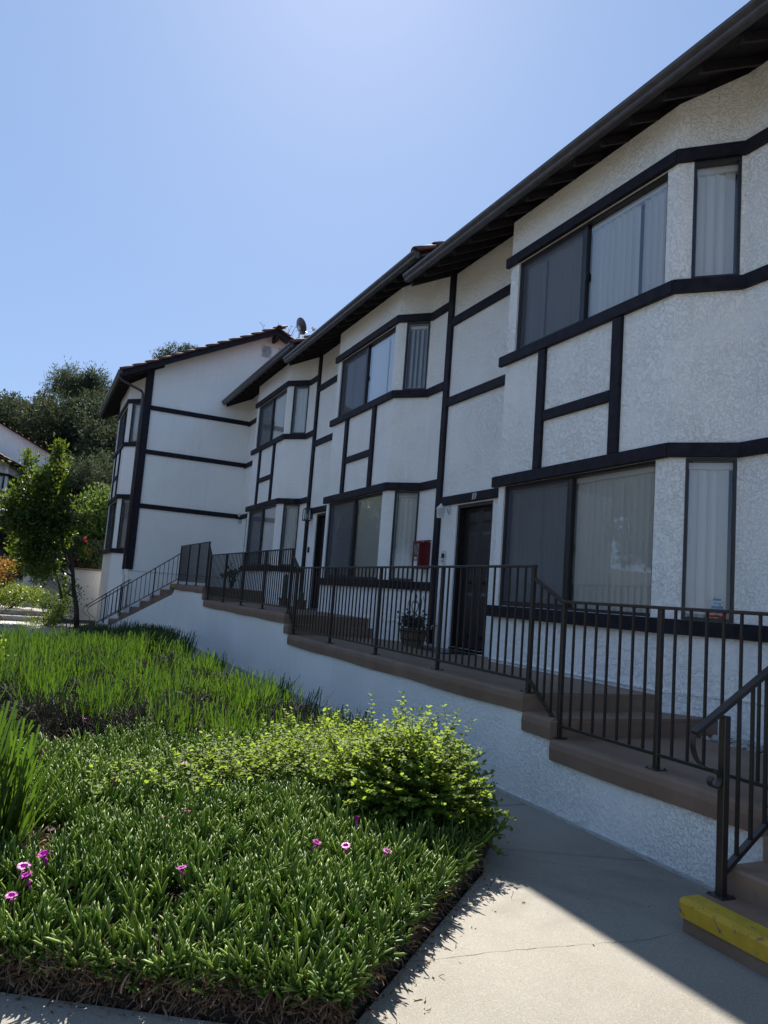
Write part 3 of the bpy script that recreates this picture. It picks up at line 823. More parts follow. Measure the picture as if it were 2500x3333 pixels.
# face in strips so that it is not one huge ngon
def topz(x):
    for (a, b, z) in levels:
        if a <= x <= b: return z - 0.150
    return -1.82
xs = sorted({-16.9, 1.8} | {l[0] for l in levels[1:]} | {l[1] for l in levels[:-1]})
for a, b in zip(xs[:-1], xs[1:]):
    zt = topz((a + b) / 2)
    m.box(a, b, yw, yw + 0.2, GZ - .1, zt)
rwall = thing('retaining_wall', 'low white stucco retaining wall under the brown walkway edge', 'wall')
part('wall_face', m, 'stucco_low', rwall)
m = MB(); 
for i in range(40):
    xa = -16 + i * 0.445; m.box(xa, xa + 0.446, yw - 0.012 - 0.004 * random.random(), yw + .01, GZ - .02, GZ + 0.012 + 0.008 * random.random())
part('wall_foot', m, 'stucco_grey', rwall)

# pebbles in the bed by the bay, at the right
m = MB(); m.box(-0.10, 1.80, -DB + 0.03, 0.0, -2.72, -2.60); struct('soil_strip', m, 'soil')
pv, pf = [], []
tmpl = []
for k in range(4):
    vs = []
    for la in range(1, 4):
        for lo in range(7):
            t = PI * la / 4; p = 2 * PI * lo / 7
            vs.append((math.sin(t) * math.cos(p) * random.uniform(.85, 1.1), math.sin(t) * math.sin(p) * random.uniform(.7, 1.0), math.cos(t) * .62))
    vs += [(0, 0, .6), (0, 0, -.6)]; tmpl.append(vs)
tf = []
for a in range(2):
    for b in range(7): tf.append((a * 7 + b, (a + 1) * 7 + b, (a + 1) * 7 + (b + 1) % 7, a * 7 + (b + 1) % 7))
for b in range(7): tf += [(21, b, (b + 1) % 7, 21), (22, 14 + (b + 1) % 7, 14 + b, 22)]
Vs, Fs, off = [], [], 0
for k in range(4):
    n = 130
    pos = np.stack([rng.uniform(-0.05, 1.75, n), rng.uniform(-0.40, -0.02, n), rng.uniform(-2.605, -2.575, n)], 1)
    R = rots(np.stack([rng.normal(0, .35, n), rng.normal(0, .35, n), np.ones(n)], 1), rng.uniform(0, 6.28, n))
    V, F = inst(tmpl[k], tf, pos, R, rng.uniform(.018, .036, n))
    Vs.append(V); Fs.append(F + off); off += len(V)
Fa = np.concatenate(Fs)
MBp = MB(); MBp.v = [tuple(v) for v in np.concatenate(Vs)]; MBp.f = [tuple(dict.fromkeys(f.tolist())) for f in Fa]
o = link('pebbles', MBp.mesh('pebbles', 'pebble', True)); tag(o, 'grey and tan pebbles lying between the walkway and the white wall', 'pebbles', kind='stuff')

# near steps with the yellow nosing
st = thing('entry_steps', 'brown painted steps whose lowest tread has a worn yellow nosing, by the near handrail', 'steps')
ys = [-2.505, -2.215, -1.955, -1.70]; zs = [-2.972, -2.838, -2.705, -2.58]
for i, (y, z) in enumerate(zip(ys, zs)):
    m = MB(); xl = 1.80 if i == 0 else 1.79 if i < 2 else 1.806
    yb_ = ys[i + 1] + 0.03 if i < 3 else -1.0
    xr = 3.3 if i < 2 else 3.2
    if i == 0:
        m.box(xl, xr, y + 0.002, y + 0.30, GZ - .06, z - 0.005, 0.004)
        s_ = part('step', m, 'deck_brown', st)
        # yellow nosing: front band and top band, wrapped over the edge
        m = MB(); r = 0.02
        pr = [(y - 0.012, z - 0.088), (y - 0.013, z - r), (y - 0.006, z - 0.005), (y + r * .6, z + 0.002), (y + 0.118, z + 0.001), (y + 0.118, z - 0.02), (y + 0.03, z - 0.088)]
        n = len(pr); k = 16
        for j in range(k):
            xa = xl - 0.012 + (xr - xl) * j / k; xb = xl - 0.012 + (xr - xl) * (j + 1) / k
            wa = 0.003 * math.sin(5 * xa); wb_ = 0.003 * math.sin(5 * xb)
            m.add([(xa, p[0] + wa, p[1]) for p in pr] + [(xb, p[0] + wb_, p[1]) for p in pr], [(q, (q + 1) % n, n + (q + 1) % n, n + q)[::-1] for q in range(n)])
            if j == 0: m.add([(xa, p[0] + wa, p[1]) for p in pr], [tuple(range(n))])
        part('yellow_nosing', m, 'yellow_paint', s_)
        m = MB(); m.box(xl - 0.006, xr, y + 0.119, ys[1] + 0.02, z - 0.05, z + 0.0005, 0.0); part('tread_top', m, 'deck_brown', s_)
    else:
        m.box(xl, xr, y, yb_ + 0.001, GZ - .05 if i < 3 else -2.72, z, 0.014)
        part('step', m, 'deck_brown', st)
m = MB(); m.box(1.80, 5.5, -1.0 - 0.0, -DB, -2.72, -2.583); m.box(3.2, 5.5, YE, -1.0, -2.72, -2.584); part('deck_slab', m, 'deck_brown', walk)
m = MB(); m.box(3.2, 5.5, yw, yw + .2, GZ - .1, -2.70); part('wall_face', m, 'stucco_low', rwall)

# far stair beside the blank gable wall
fs_ = thing('side_stair', 'brown steps descending beside the tall blank gable wall', 'steps')
nst = 8
for i in range(nst):
    z = -1.69 - 0.18 * (i + 1) + 0.0; y1 = YE - 0.262 * i; y0 = y1 - 0.262
    if z < GZ + .05: break
    m = MB(); m.box(-17.69, -16.90, y0, y1 + 0.02, z - 0.30, z, 0.012)
    part('step', m, 'deck_brown', fs_)
    if i == 0:
        m = MB(); m.box(-17.69, -16.90, YE - 0.006, YE + 0.10, -1.69 - .08, -1.688, 0.004); part('yellow_nosing', m, 'yellow_paint', fs_)
m = MB()
m.prism([(YE + 0.02, GZ - .1), (YE + 0.02, -1.83), (YE - 0.05, -1.99), (YE - 0.262 * 7.2, GZ + .02), (YE - 0.262 * 7.3, GZ - .1)], 'x', -17.0, -16.885)
part('stringer_wall', m, 'stucco_low', fs_)

# ------------------------------------------------------------------ railings
def baluster_mesh(h):
    m = MB(); m.box(-0.0075, 0.0075, -0.0075, 0.0075, 0, h); return m
def post_with_plate(rl, x, y, z0, z1, w=0.036, plate=True):
    m = MB(); m.box(x - w / 2, x + w / 2, y - w / 2, y + w / 2, z0, z1, 0.003); part('post', m, 'rail_dark', rl)
    if plate:
        m = MB(); m.box(x - 0.05, x + 0.05, y - 0.05, y + 0.05, z0 - 0.002, z0 + 0.007, 0.002)
        for a in (-1, 1):
            for b in (-1, 1): m.lathe([(0.007, 0.006), (0.007, 0.013), (0.003, 0.015)], (x + a * .038, y + b * .038, z0), 6)
        part('base_plate', m, 'rail_dark', rl)
def sloped_panel(rl, p0, p1, t0, t1, b0, b1, n, tw=0.04):
    """p: (x,y) of both ends; t,b: top / bottom rail heights there"""
    m = MB(); m.bar((*p0, t0), (*p1, t1), tw, 0.022); part('top_rail', m, 'rail_dark', rl)
    m = MB(); m.bar((*p0, b0), (*p1, b1), 0.03, 0.022); part('bottom_rail', m, 'rail_dark', rl)
    for i in range(n):
        f = (i + 1) / (n + 1); x = p0[0] + (p1[0] - p0[0]) * f; y = p0[1] + (p1[1] - p0[1]) * f
        zb = b0 + (b1 - b0) * f; zt = t0 + (t1 - t0) * f
        h = round(zt - zb, 2)
        o = part('baluster', lambda: baluster_mesh(h), 'rail_dark', rl, (x, y, zb), key=('bal', h))
YRl = -1.80
def rail_section(label, x0, x1, ztop, zfl, posts, step_to=None):
    rl = thing('railing', label, 'railing', group='dark metal railings along the walkway')
    m = MB(); m.box(x0 - 0.022, x1 + 0.022, YRl - 0.021, YRl + 0.021, ztop - 0.022, ztop, 0.003); part('top_rail', m, 'rail_dark', rl)
    m = MB(); m.box(x0, x1, YRl - 0.015, YRl + 0.015, zfl + 0.085, zfl + 0.107, 0.002); part('bottom_rail', m, 'rail_dark', rl)
    for i, px in enumerate(posts): post_with_plate(rl, px, YRl, zfl, ztop - 0.020)
    h = round(ztop - zfl - 0.12, 3)
    for a, b in zip(posts[:-1], posts[1:]):
        n = max(1, round((b - a) / 0.1175) - 1)
        for i in range(n):
            part('baluster', lambda: baluster_mesh(h), 'rail_dark', rl, (a + (b - a) * (i + 1) / (n + 1), YRl, zfl + 0.10), key=('bal', h))
    if step_to:
        xn, ztn, zfn, n = step_to
        sloped_panel(rl, (x1 + 0.018, YRl), (xn - 0.018, YRl), ztop - 0.115, ztn - 0.012, zfl + 0.09, zfn + 0.10, n)
    return rl
rail_section('lowest railing section, in front of the wide lower window and near stair', -0.09, 1.78, -1.525, -2.58, [-0.09, 0.905, 1.78])
rail_section('long railing section in front of door 10, with a sloped piece over two steps', -6.585, -0.505, -1.243, -2.29, [-6.585, -5.02, -3.52, -2.03, -0.505], (-0.09, -1.525, -2.58, 3))
rail_section('railing section in front of the corner house, beyond the flower pot', -12.91, -6.94, -0.936, -1.985, [-12.91, -11.38, -9.88, -8.40, -6.94], (-6.585, -1.243, -2.29, 3))
rail_section('topmost short railing section on the landing, beside the blank wall', -16.86, -13.235, -0.613, -1.69, [-16.86, -15.62, -14.39, -13.235], (-12.91, -0.936, -1.985, 2))

# near stair handrail with scroll
nr = thing('handrail', 'near sloping handrail with a scrolled end above the yellow step', 'handrail', group=None)
px = 1.838
post_with_plate(nr, px, -2.285, -2.972, -2.08, 0.042)
post_with_plate(nr, px, -1.80, -2.58, -1.765, 0.042)
m = MB()
p0 = Vector((px, -2.50, -2.165)); p1 = Vector((px, -1.60, -1.625))
m.bar(p0, p1, 0.045, 0.022); m.bar(p1 - Vector((0, .012, .008)), (px, -1.0, -1.63), 0.045, 0.022)
part('top_rail', m, 'rail_dark', nr)
m = MB(); m.bar((px, -2.27, -2.855), (px, -1.82, -2.535), 0.034, 0.024); part('bottom_rail', m, 'rail_dark', nr)
for k, y in enumerate((-2.18, -2.08, -1.975, -1.88)):
    zt = -2.165 + (y + 2.50) * 0.6 - .01; zb = -2.855 + (y + 2.27) * 0.711
    m = MB(); m.box(px - .008, px + .008, y - .008, y + .008, zb, zt); part('baluster', m, 'rail_dark', nr)
def flatbar(path, w, t):
    m = MB(); pts = [Vector(p) for p in path]; vs = []; n = len(pts)
    for i, p in enumerate(pts):
        d = (pts[min(i + 1, n - 1)] - pts[max(i - 1, 0)]).normalized(); nn = Vector((0, -d.z, d.y))
        for a, b in ((-1, -1), (1, -1), (1, 1), (-1, 1)): vs.append(p + Vector((w / 2 * a, 0, 0)) + nn * (t / 2 * b))
    fs = []
    for i in range(n - 1):
        for k in range(4): fs.append((i * 4 + k, i * 4 + (k + 1) % 4, (i + 1) * 4 + (k + 1) % 4, (i + 1) * 4 + k))
    fs += [(3, 2, 1, 0), tuple(range(n * 4 - 4, n * 4))]
    m.add(vs, fs); return m
ctrl = [(-2.503, -2.170), (-2.512, -2.215), (-2.500, -2.265), (-2.470, -2.310), (-2.420, -2.338), (-2.365, -2.345), (-2.325, -2.358), (-2.310, -2.390), (-2.322, -2.425), (-2.352, -2.440), (-2.382, -2.425), (-2.388, -2.400), (-2.372, -2.383)]
def smoothpath(c, it=2):
    for _ in range(it):
        n = [c[0]]
        for a, b in zip(c[:-1], c[1:]):
            n += [(a[0] * .75 + b[0] * .25, a[1] * .75 + b[1] * .25), (a[0] * .25 + b[0] * .75, a[1] * .25 + b[1] * .75)]
        n.append(c[-1]); c = n
    return c
part('scroll', flatbar([(px, y, z) for y, z in smoothpath(ctrl)], 0.032, 0.006), 'rail_dark', nr, smooth=False)

# far stair rails
def stair_rail(x, y0, y1, zt0, zt1, zb0, zb1, label, n, posts):
    rl = thing('handrail', label, 'handrail', group=None)
    m = MB(); m.bar((x, y0, zt0), (x, y1, zt1), 0.04, 0.024); part('top_rail', m, 'rail_dark', rl)
    m = MB(); m.bar((x, y0, zb0), (x, y1 + 0.35, zb1 + (zb0 - zb1) / (y0 - y1) * 0.35), 0.03, 0.022); part('bottom_rail', m, 'rail_dark', rl)
    for i in range(n):
        f = (i + .5) / n
        y = y0 + (y1 + .4 - y0) * f; zt = zt0 + (zt1 - zt0) * (y - y0) / (y1 - y0); zb = zb0 + (zb1 - zb0) * (y - y0) / (y1 - y0)
        m = MB()
        w = 0.016 if i in posts else 0.0075
        m.box(x - w, x + w, y - w, y + w, zb - (0.14 if i in posts else 0), zt)
        part('post' if i in posts else 'baluster', m, 'rail_dark', rl)
    m = MB(); m.tube([(x, y1, zt1 - .01), (x, y1 - .03, zt1 - .10), (x, y1 + .05, zt1 - .20), (x, y1 + .16, zt1 - .26), (x, y1 + .20, zt1 - .33), (x, y1 + .14, zt1 - .36)], 0.008, 6)
    part('scroll', m, 'rail_dark', rl)
stair_rail(-16.93, -1.80, -4.05, -0.83, -2.47, -1.54, -3.06, 'long black handrail with thin balusters on the open side of the side stair', 16, (5, 12))
stair_rail(-17.62, -2.98, -4.12, -1.65, -2.50, -2.37, -3.15, 'short black handrail against the wall behind the longer one on the side stair', 8, (2, 6))

# ------------------------------------------------------------------ ground and paving
m = MB()
nx, ny = 60, 44
gx = np.linspace(-140, 30, nx); gy = np.linspace(-70, 60, ny)
def hill(x, y):
    base = -3.24
    t = max(0.0, min(1.0, (-x - 27) / 45.0)); t = t * t * (3 - 2 * t)
    return base + t * (11.5 + 1.5 * math.sin(y * .11 + 1) + 1.2 * math.sin(x * .13)) * (0.75 + 0.25 * math.sin(y * 0.05 + .6))
for y in gy:
    for x in gx: m.v.append((x, y, hill(x, y)))
for j in range(ny - 1):
    for i in range(nx - 1): m.f.append((j * nx + i, j * nx + i + 1, (j + 1) * nx + i + 1, (j + 1) * nx + i))
struct('ground', m, 'soil', True)
m = MB(); m.box(-900, -141, -900, 900, 6.0, 6.5); m.box(-900, 900, 61, 900, -3.4, -3.3); m.box(31, 900, -900, 60, -3.4, -3.3); m.box(-140, 30, -900, -71, -3.4, -3.3)
struct('far_ground', m, 'far_green_hill')

pav = tag(link('pavement', None), kind='structure')
def slab(poly, t=0.1, joint=0.011, flat=False, mat='concrete'):
    """one concrete slab; poly counter-clockwise in x,y; edges pulled in for the joint and slightly rounded"""
    n = len(poly); P = [Vector(p) for p in poly]
    def inset(d):
        out = []
        for i in range(n):
            a, b, c = P[i - 1], P[i], P[(i + 1) % n]
            e1 = (b - a).normalized(); e2 = (c - b).normalized()
            n1 = Vector((-e1.y, e1.x)); n2 = Vector((-e2.y, e2.x))
            k = n1 + n2; k = k / max(0.2, k.length_squared) * 2 if k.length > 1e-6 else n1
            out.append(b + k * d)
        return out
    A = inset(joint); B = inset(joint + 0.008)
    z = lambda x: GZ
    vs = [(p.x, p.y, z(p.x) - t) for p in A] + [(p.x, p.y, z(p.x) - 0.008) for p in A] + [(p.x, p.y, z(p.x)) for p in B]
    fs = [(i, (i + 1) % n, n + (i + 1) % n, n + i) for i in range(n)] + [(n + i, n + (i + 1) % n, 2 * n + (i + 1) % n, 2 * n + i) for i in range(n)] + [tuple(range(2 * n, 3 * n))]
    m = MB(); m.add(vs, fs); return part('slab', m, mat, pav)
yb = YE + 0.02 - 0.014
# path along the retaining wall
slab([(-0.33, -2.70), (0.35, -2.68), (0.47, -2.84), (0.955, yb), (-0.33, yb)], flat=True)
x = -0.33
while x > -13.0:
    w = 1.52
    slab([(x - w, -2.66), (x, -2.68), (x, yb), (x - w, yb)], flat=True); x -= w
slab([(x - 5.0, -3.6), (x, -2.66), (x, yb), (-16.88, yb), (x - 5, yb - 1.2)], flat=True)
# big slab at the bottom of the picture
K = (2.105, -4.46)
slab([(0.47, -2.84), (0.84, -3.06), K, (1.455, -5.54), (0.70, -6.80), (7.5, -9.5), (7.5, -2.4), (1.85, -2.45), (1.78, yb), (0.955, yb)][::1])
m = MB(); m.box(3.35, 7.49, -2.39, -1.87, GZ - .1, GZ + .002); part('slab', m, 'concrete', pav)
slab([(0.70, -6.80), (-6.0, -17), (7.5, -17), (7.5, -9.5)], flat=False)
m = MB(); m.box(7.52, 30, -30, -1.9, GZ - .1, GZ); m.box(-24, 7.49, -30, -17.02, GZ - .1, GZ - .003); m.box(-15, -6.2, -17, -8.61, GZ - .1, GZ - .004); part('bounce_court', m, 'concrete', pav)  # unseen paving, added to bounce warm sunlight onto the facades
m = MB(); m.quad((-16.8, -2.90, GZ - .010), (1.2, -2.90, GZ - .010), (1.2, -1.87, GZ - .010), (-16.8, -1.87, GZ - .010)); struct('joint_soil', m, 'soil')
def crack(pts, w=0.003):
    m = MB(); P = [Vector(p) for p in pts]
    Q = [P[0]]
    for a, b in zip(P[:-1], P[1:]):
        nseg = max(2, int((b - a).length / 0.05))
        for i in range(1, nseg + 1):
            f = i / nseg; q = a.lerp(b, f); q += Vector((random.uniform(-1, 1), random.uniform(-1, 1))) * 0.007; Q.append(q)
    for a, b in zip(Q[:-1], Q[1:]):
        d = (b - a).normalized(); nn = Vector((-d.y, d.x)) * w / 2 * random.uniform(.35, 1.2)
        z0 = z1 = GZ + .0012
        m.quad((a.x - nn.x, a.y - nn.y, z0), (a.x + nn.x, a.y + nn.y, z0), (b.x + nn.x, b.y + nn.y, z1), (b.x - nn.x, b.y - nn.y, z1))
    part('crack', m, 'soil', pav)
crack([(1.70, -4.0), (1.72, -3.6), (1.78, -3.1), (1.83, -2.75), (1.80, -2.56)], 0.0022)
crack([(0.55, -2.75), (0.80, -2.62), (0.98, -2.30), (1.15, -2.20)], 0.002)
# path at the far left
slab([(-8.0, -7.9), (-8.0, -6.35), (-12.6, -4.9), (-14.0, -3.7), (-20.2, -4.7), (-20.2, -6.6), (-15.5, -7.2)][::-1], flat=True, mat='concrete_far')

# ------------------------------------------------------------------ planting bed
def bed_z(x, y):
    # distance to the two paved edges
    d1 = abs((x - 0.84) * 1.40 + (y + 3.06) * 1.265) / math.hypot(1.40, 1.265)
    d2 = abs((x - K[0]) * -1.08 - (y - K[1]) * -0.65) / math.hypot(1.08, 0.65)
    d = min(d1, d2)
    return -3.03 + 0.085 * min(1.0, d / 0.9)
def inbed(x, y, e=0.0):
    if y > -2.74 - e: return False
    a = (x - 0.84) * 1.40 + (y + 3.06) * -1.265 * -1       # right edge line through (0.84,-3.06) and K
    a = (x - 0.84) * 1.40 + (y + 3.06) * 1.265
    if a > -e * 1.9: return False
    b = (x - K[0]) * 1.08 - (y - K[1]) * 0.65
    if b > -e * 1.26: return False
    return True
m = MB()
poly = [(0.44, -2.72), (0.83, -3.07), (K[0] - .012, K[1]), (1.44, -5.535), (0.68, -6.8), (-6.5, -8.2), (-8.2, -6.2), (-12.6, -4.75), (-14.0, -3.4), (-14.2, -2.69)]
n = len(poly)
m.add([(p[0], p[1], -3.3) for p in poly] + [(p[0], p[1], -3.10) for p in poly] + [(p[0] * .96 - .1, (p[1] + 4.2) * .93 - 4.2, -3.04) for p in poly], [(i, (i + 1) % n, n + (i + 1) % n, n + i)[::-1] for i in range(n)] + [(n + i, n + (i + 1) % n, 2 * n + (i + 1) % n, 2 * n + i)[::-1] for i in range(n)] + [tuple(range(2 * n, 3 * n))[::-1]])
struct('planting_bed_soil', m, 'soil')
m = MB(); m.lathe([(0.36, 0), (0.30, 0.05), (0.02, 0.07)], (-1.75, -4.98, -3.05), 14); struct('mulch_patch', m, 'mulch', True)

# ice plant: finger-like succulent leaves in opposite pairs on short shoots
def finger(rings=3):
    vs, fs = [], []
    for r in range(rings):
        t = r / rings; t = (0.0, 0.45, 0.86)[r]; rad = (0.42, 0.60, 0.46)[r] * 0.5
        for k in range(3):
            a = 2 * PI * k / 3; vs.append((math.cos(a) * rad + 1.1 * t * t, math.sin(a) * rad, t))
    vs.append((1.1, 0, 1.0)); vs.append((1.08, 0.0, 0.98))
    for r in range(rings - 1):
        for k in range(3):
            a, b = r * 3 + k, r * 3 + (k + 1) % 3
            fs += [(a, b, b + 3), (a, b + 3, a + 3)]
    r = (rings - 1) * 3
    for k in range(3): fs.append((r + k, r + (k + 1) % 3, rings * 3))
    return np.array(vs), np.array(fs)
FV, FF = finger()
shoots = []
tries = 0
while len(shoots) < 6200 and tries < 60000:
    tries += 1
    x = rng.uniform(-2.3, 2.1); y = rng.uniform(-6.1, -2.75)
    if not inbed(x, y, 0.02): continue
    if y < -5.9 - 0.2 * x and x < 0.6: continue
    if x < -1.75 + 0.25 * math.sin(y * 3.1) + 0.15 * math.sin(y * 7): continue
    if math.hypot(x - 0.42, y + 5.45) < 0.22: continue
    keep = 0.55 + 0.45 * math.sin(x * 4.1 + math.sin(y * 3) * 2) * math.sin(y * 4.7)
    if rng.random() > 0.5 + keep * .6: continue
    shoots.append((x, y, bed_z(x, y)))
shoots = np.array(shoots); ns = len(shoots)
pos, dirs, lens = [], [], []
nl = 7
base = shoots.copy(); base[:, 2] += rng.normal(0.0, 0.016, ns) + 0.018 * np.sin(base[:, 0] * 5) * np.sin(base[:, 1] * 4)
tilt = np.stack([rng.normal(0.08, .30, ns), rng.normal(0, .30, ns), np.ones(ns)], 1)
spr = rng.random(ns) < .28; tilt[spr, :2] += rng.normal(0, .75, (spr.sum(), 2))
az0 = rng.uniform(0, 2 * PI, ns); size = rng.uniform(.6, 1.25, ns)
for k in range(nl):
    az = az0 + (PI if k % 2 else 0) + (k // 2) * 1.4 + rng.normal(0, .35, ns)
    spread = (0.60, 0.60, 0.36, 0.36, 0.18, 0.18, 0.06)[k]
    d = tilt + np.stack([np.cos(az), np.sin(az), np.zeros(ns)], 1) * spread
    pos.append(base + tilt * (0.005 * k)); dirs.append(d); lens.append(size * rng.uniform(.5, 1.3, ns) * (0.112 if k > 1 else 0.090))
for (A_, B_, o_, ne) in ((K, (.72, -6.75), (.857, -.515), 210), (K, (.80, -3.05), (.74, .67), 190)):
    t = rng.random(ne); bx = K[0] + (B_[0] - K[0]) * t - o_[0] * rng.uniform(.0, .09, ne); by = K[1] + (B_[1] - K[1]) * t - o_[1] * rng.uniform(.0, .09, ne)
    hz = -3.02 + rng.uniform(-.05, .03, ne)
    tl = np.stack([o_[0] * rng.uniform(.1, .9, ne), o_[1] * rng.uniform(.1, .9, ne), rng.uniform(.3, 1, ne)], 1)
    for k in range(6):
        az = rng.uniform(0, 6.28, ne); pos.append(np.stack([bx, by, hz], 1) + tl * .004 * k)
        dirs.append(tl + np.stack([np.cos(az), np.sin(az), np.zeros(ne)], 1) * .6); lens.append(rng.uniform(.05, .09, ne))
pos = np.concatenate(pos); dirs = np.concatenate(dirs); lens = np.concatenate(lens)
spin = rng.uniform(0, 2 * PI, len(pos))
Rm = rots(dirs, spin)
scl = np.stack([rng.uniform(.018, .027, len(pos)), rng.uniform(.016, .024, len(pos)), lens], 1)
V, F = inst(FV, FF, pos, Rm, scl)
lr = np.clip(rng.normal(.45, .38, len(pos)) + 0.15 * np.sin(pos[:, 0] * 2.2) * np.sin(pos[:, 1] * 2.7), 0, 1)
ice = tag(link('ice_plant', npmesh('ice_plant', V, F, 'ice_leaf', np.repeat(lr, len(FV)), True)), kind='stuff')
tag(ice, 'mat of fleshy finger-leaved ice plant with pink flowers filling the near bed', 'ground cover')

# tangled brown stems at the cut edges, and litter inside the mat
def ribbons(n, pfun, name, mat, length=(0.05, .14), w=0.0035, nseg=4, droop=0.4):
    Vl, Fl, Rl = [], [], []
    for i in range(n):
        p, d = pfun(); p = np.array(p, float); d = np.array(d, float); L = rng.uniform(*length); r = rng.random()
        side = np.cross(d, rng.normal(0, 1, 3)); side /= (np.linalg.norm(side) + 1e-9)
        ww = w * rng.uniform(.6, 1.5); o = len(Vl)
        for s in range(nseg + 1):
            Vl.append(p - side * ww); Vl.append(p + side * ww); Rl += [r, r]
            d = d + rng.normal(0, .35, 3) + np.array([0, 0, -droop * .3]); d /= np.linalg.norm(d); p = p + d * L / nseg
        for s in range(nseg): Fl.append((o + 2 * s, o + 2 * s + 1, o + 2 * s + 3, o + 2 * s + 2))
    return npmesh(name, np.array(Vl), np.array(Fl), mat, Rl)
def edge_pt():
    if rng.random() < 0.78:
        t = rng.random(); a = np.array(K); b = np.array([0.72, -6.75]); out = np.array([.857, -.515]); fr = 1.0
    else:
        t = rng.random(); a = np.array(K); b = np.array([0.80, -3.05]); out = np.array([.74, .67]); fr = 1.0
    p = a + (b - a) * t - out * rng.uniform(0.0, 0.11)
    z = -3.12 + rng.random() * 0.115
    return (p[0], p[1], z), (out[0] * .5 + rng.normal(0, .5), out[1] * .5 + rng.normal(0, .5), rng.normal(0, .4))
o = link('dry_stems', ribbons(7500, edge_pt, 'dry_stems', 'brown_stem', (0.03, .10), .0026)); o.parent = ice; tag(o, kind='stuff')
def inner_pt():
    while True:
        x = rng.uniform(-2.0, 2.0); y = rng.uniform(-6.0, -2.9)
        if inbed(x, y, .03): return (x, y, bed_z(x, y) + rng.uniform(-.01, .06)), rng.normal(0, 1, 3) * (1, 1, .5)
o = link('litter', ribbons(2600, inner_pt, 'litter', 'brown_stem', (0.04, .12), .0026)); o.parent = ice; tag(o, kind='stuff')
def patch_pt():
    a = rng.uniform(0, 6.28); r = .34 * math.sqrt(rng.random()); return (0.62 + r * math.cos(a), -5.42 + r * math.sin(a) * .8, -2.99 + rng.uniform(0, .05)), rng.normal(0, 1, 3) * (1, 1, .5)
o = link('straw_litter', ribbons(700, patch_pt, 'straw_litter', 'brown_stem', (0.04, .13), .004)); o.parent = ice; tag(o, kind='stuff')

def path_litter():
    if rng.random() < .6:
        t = rng.random(); a = np.array(K); b = np.array([0.84, -3.06]); out = np.array([.74, .67])
    else:
        t = rng.random(); a = np.array(K); b = np.array([0.72, -6.75]); out = np.array([.857, -.515])
    p = a + (b - a) * t + out * abs(rng.normal(0.03, .10)); return (p[0], p[1], GZ + .004), (rng.normal(), rng.normal(), .02)
o = link('path_litter', ribbons(260, path_litter, 'path_litter', 'brown_stem', (0.012, .04), .0028, 3, 0.0)); tag(o, 'bits of dry stem and leaf fallen on the paving along the bed edge', 'litter', kind='stuff')
def path_litter2():
    return (rng.uniform(0.2, 3.4), rng.uniform(-6.5, -2.0), GZ + .004), (rng.normal(), rng.normal(), .02)
o2_ = link('litter', ribbons(70, path_litter2, 'litter', 'brown_stem', (0.008, .02), .003, 2, 0.0)); o2_.parent = o; tag(o2_, kind='stuff')
# flowers
def flower_mesh(n=34, r=.024, cup=.5):
    m = MB()
    for k in range(n):
        a = 2 * PI * k / n + random.uniform(-.05, .05); up = cup + random.uniform(-.15, .35); w = .0018
        d = Vector((math.cos(a), math.sin(a), up)).normalized(); s = Vector((-math.sin(a), math.cos(a), 0)) * w
        p0 = Vector((0, 0, 0)) + d * .003; p1 = p0 + d * r * .6; p2 = p0 + Vector((d.x, d.y, d.z * .6)) * r * random.uniform(.85, 1.1)
        m.add([p0 - s * .5, p0 + s * .5, p1 + s, p1 - s, p2], [(0, 1, 2, 3), (3, 2, 4)])
    m.lathe([(.001, -.03), (.004, -.012), (.006, -.006), (.003, .001), (.001, .001)], n=7)
    return m
FL = [(1.015, -5.495, 1), (1.105, -5.475, 1), (0.912, -5.408, 1), (1.252, -5.533, 0.8), (-0.222, -5.007, 0.8), (-0.296, -4.34, 0.8), (0.592, -4.854, 0.8), (0.53, -4.723, 1), (-0.076, -3.578, 1), (0.687, -3.805, 0.9), (1.03, -4.178, 0.85), (1.071, -4.028, 0.85), (1.153, -3.841, 0.9), (1.213, -4.863, 0.8), (-2.245, -5.049, 0.8), (-1.6, -3.325, 0.8), (-1.073, -5.39, 0.7), (-0.617, -4.517, 0.5)]
for i, (x, y, s) in enumerate(FL):
    o = part('flower', lambda: flower_mesh(64, .026, 1.3), 'petal_pink', ice, (x, y, bed_z(x, y) + .118), key=('fl', i % 3))
    o.scale = (s * 1.65, s * 1.65, s * 1.7); o.rotation_euler = (random.uniform(-.3, .3), random.uniform(.0, .5), random.random() * 6)
for (x, y) in ((0.904, -5.278), (0.85, -4.62), (0.72, -5.0), (1.32, -4.2), (-.3, -4.0), (1.25, -4.5), (0.1, -4.6)):
    o = part('dry_flower', lambda: flower_mesh(22, .017, .35), 'petal_dry', ice, (x, y, bed_z(x, y) + .066), key='dryfl')
    o.rotation_euler = (random.uniform(-.3, .3), random.uniform(-.2, .4), random.random() * 6)

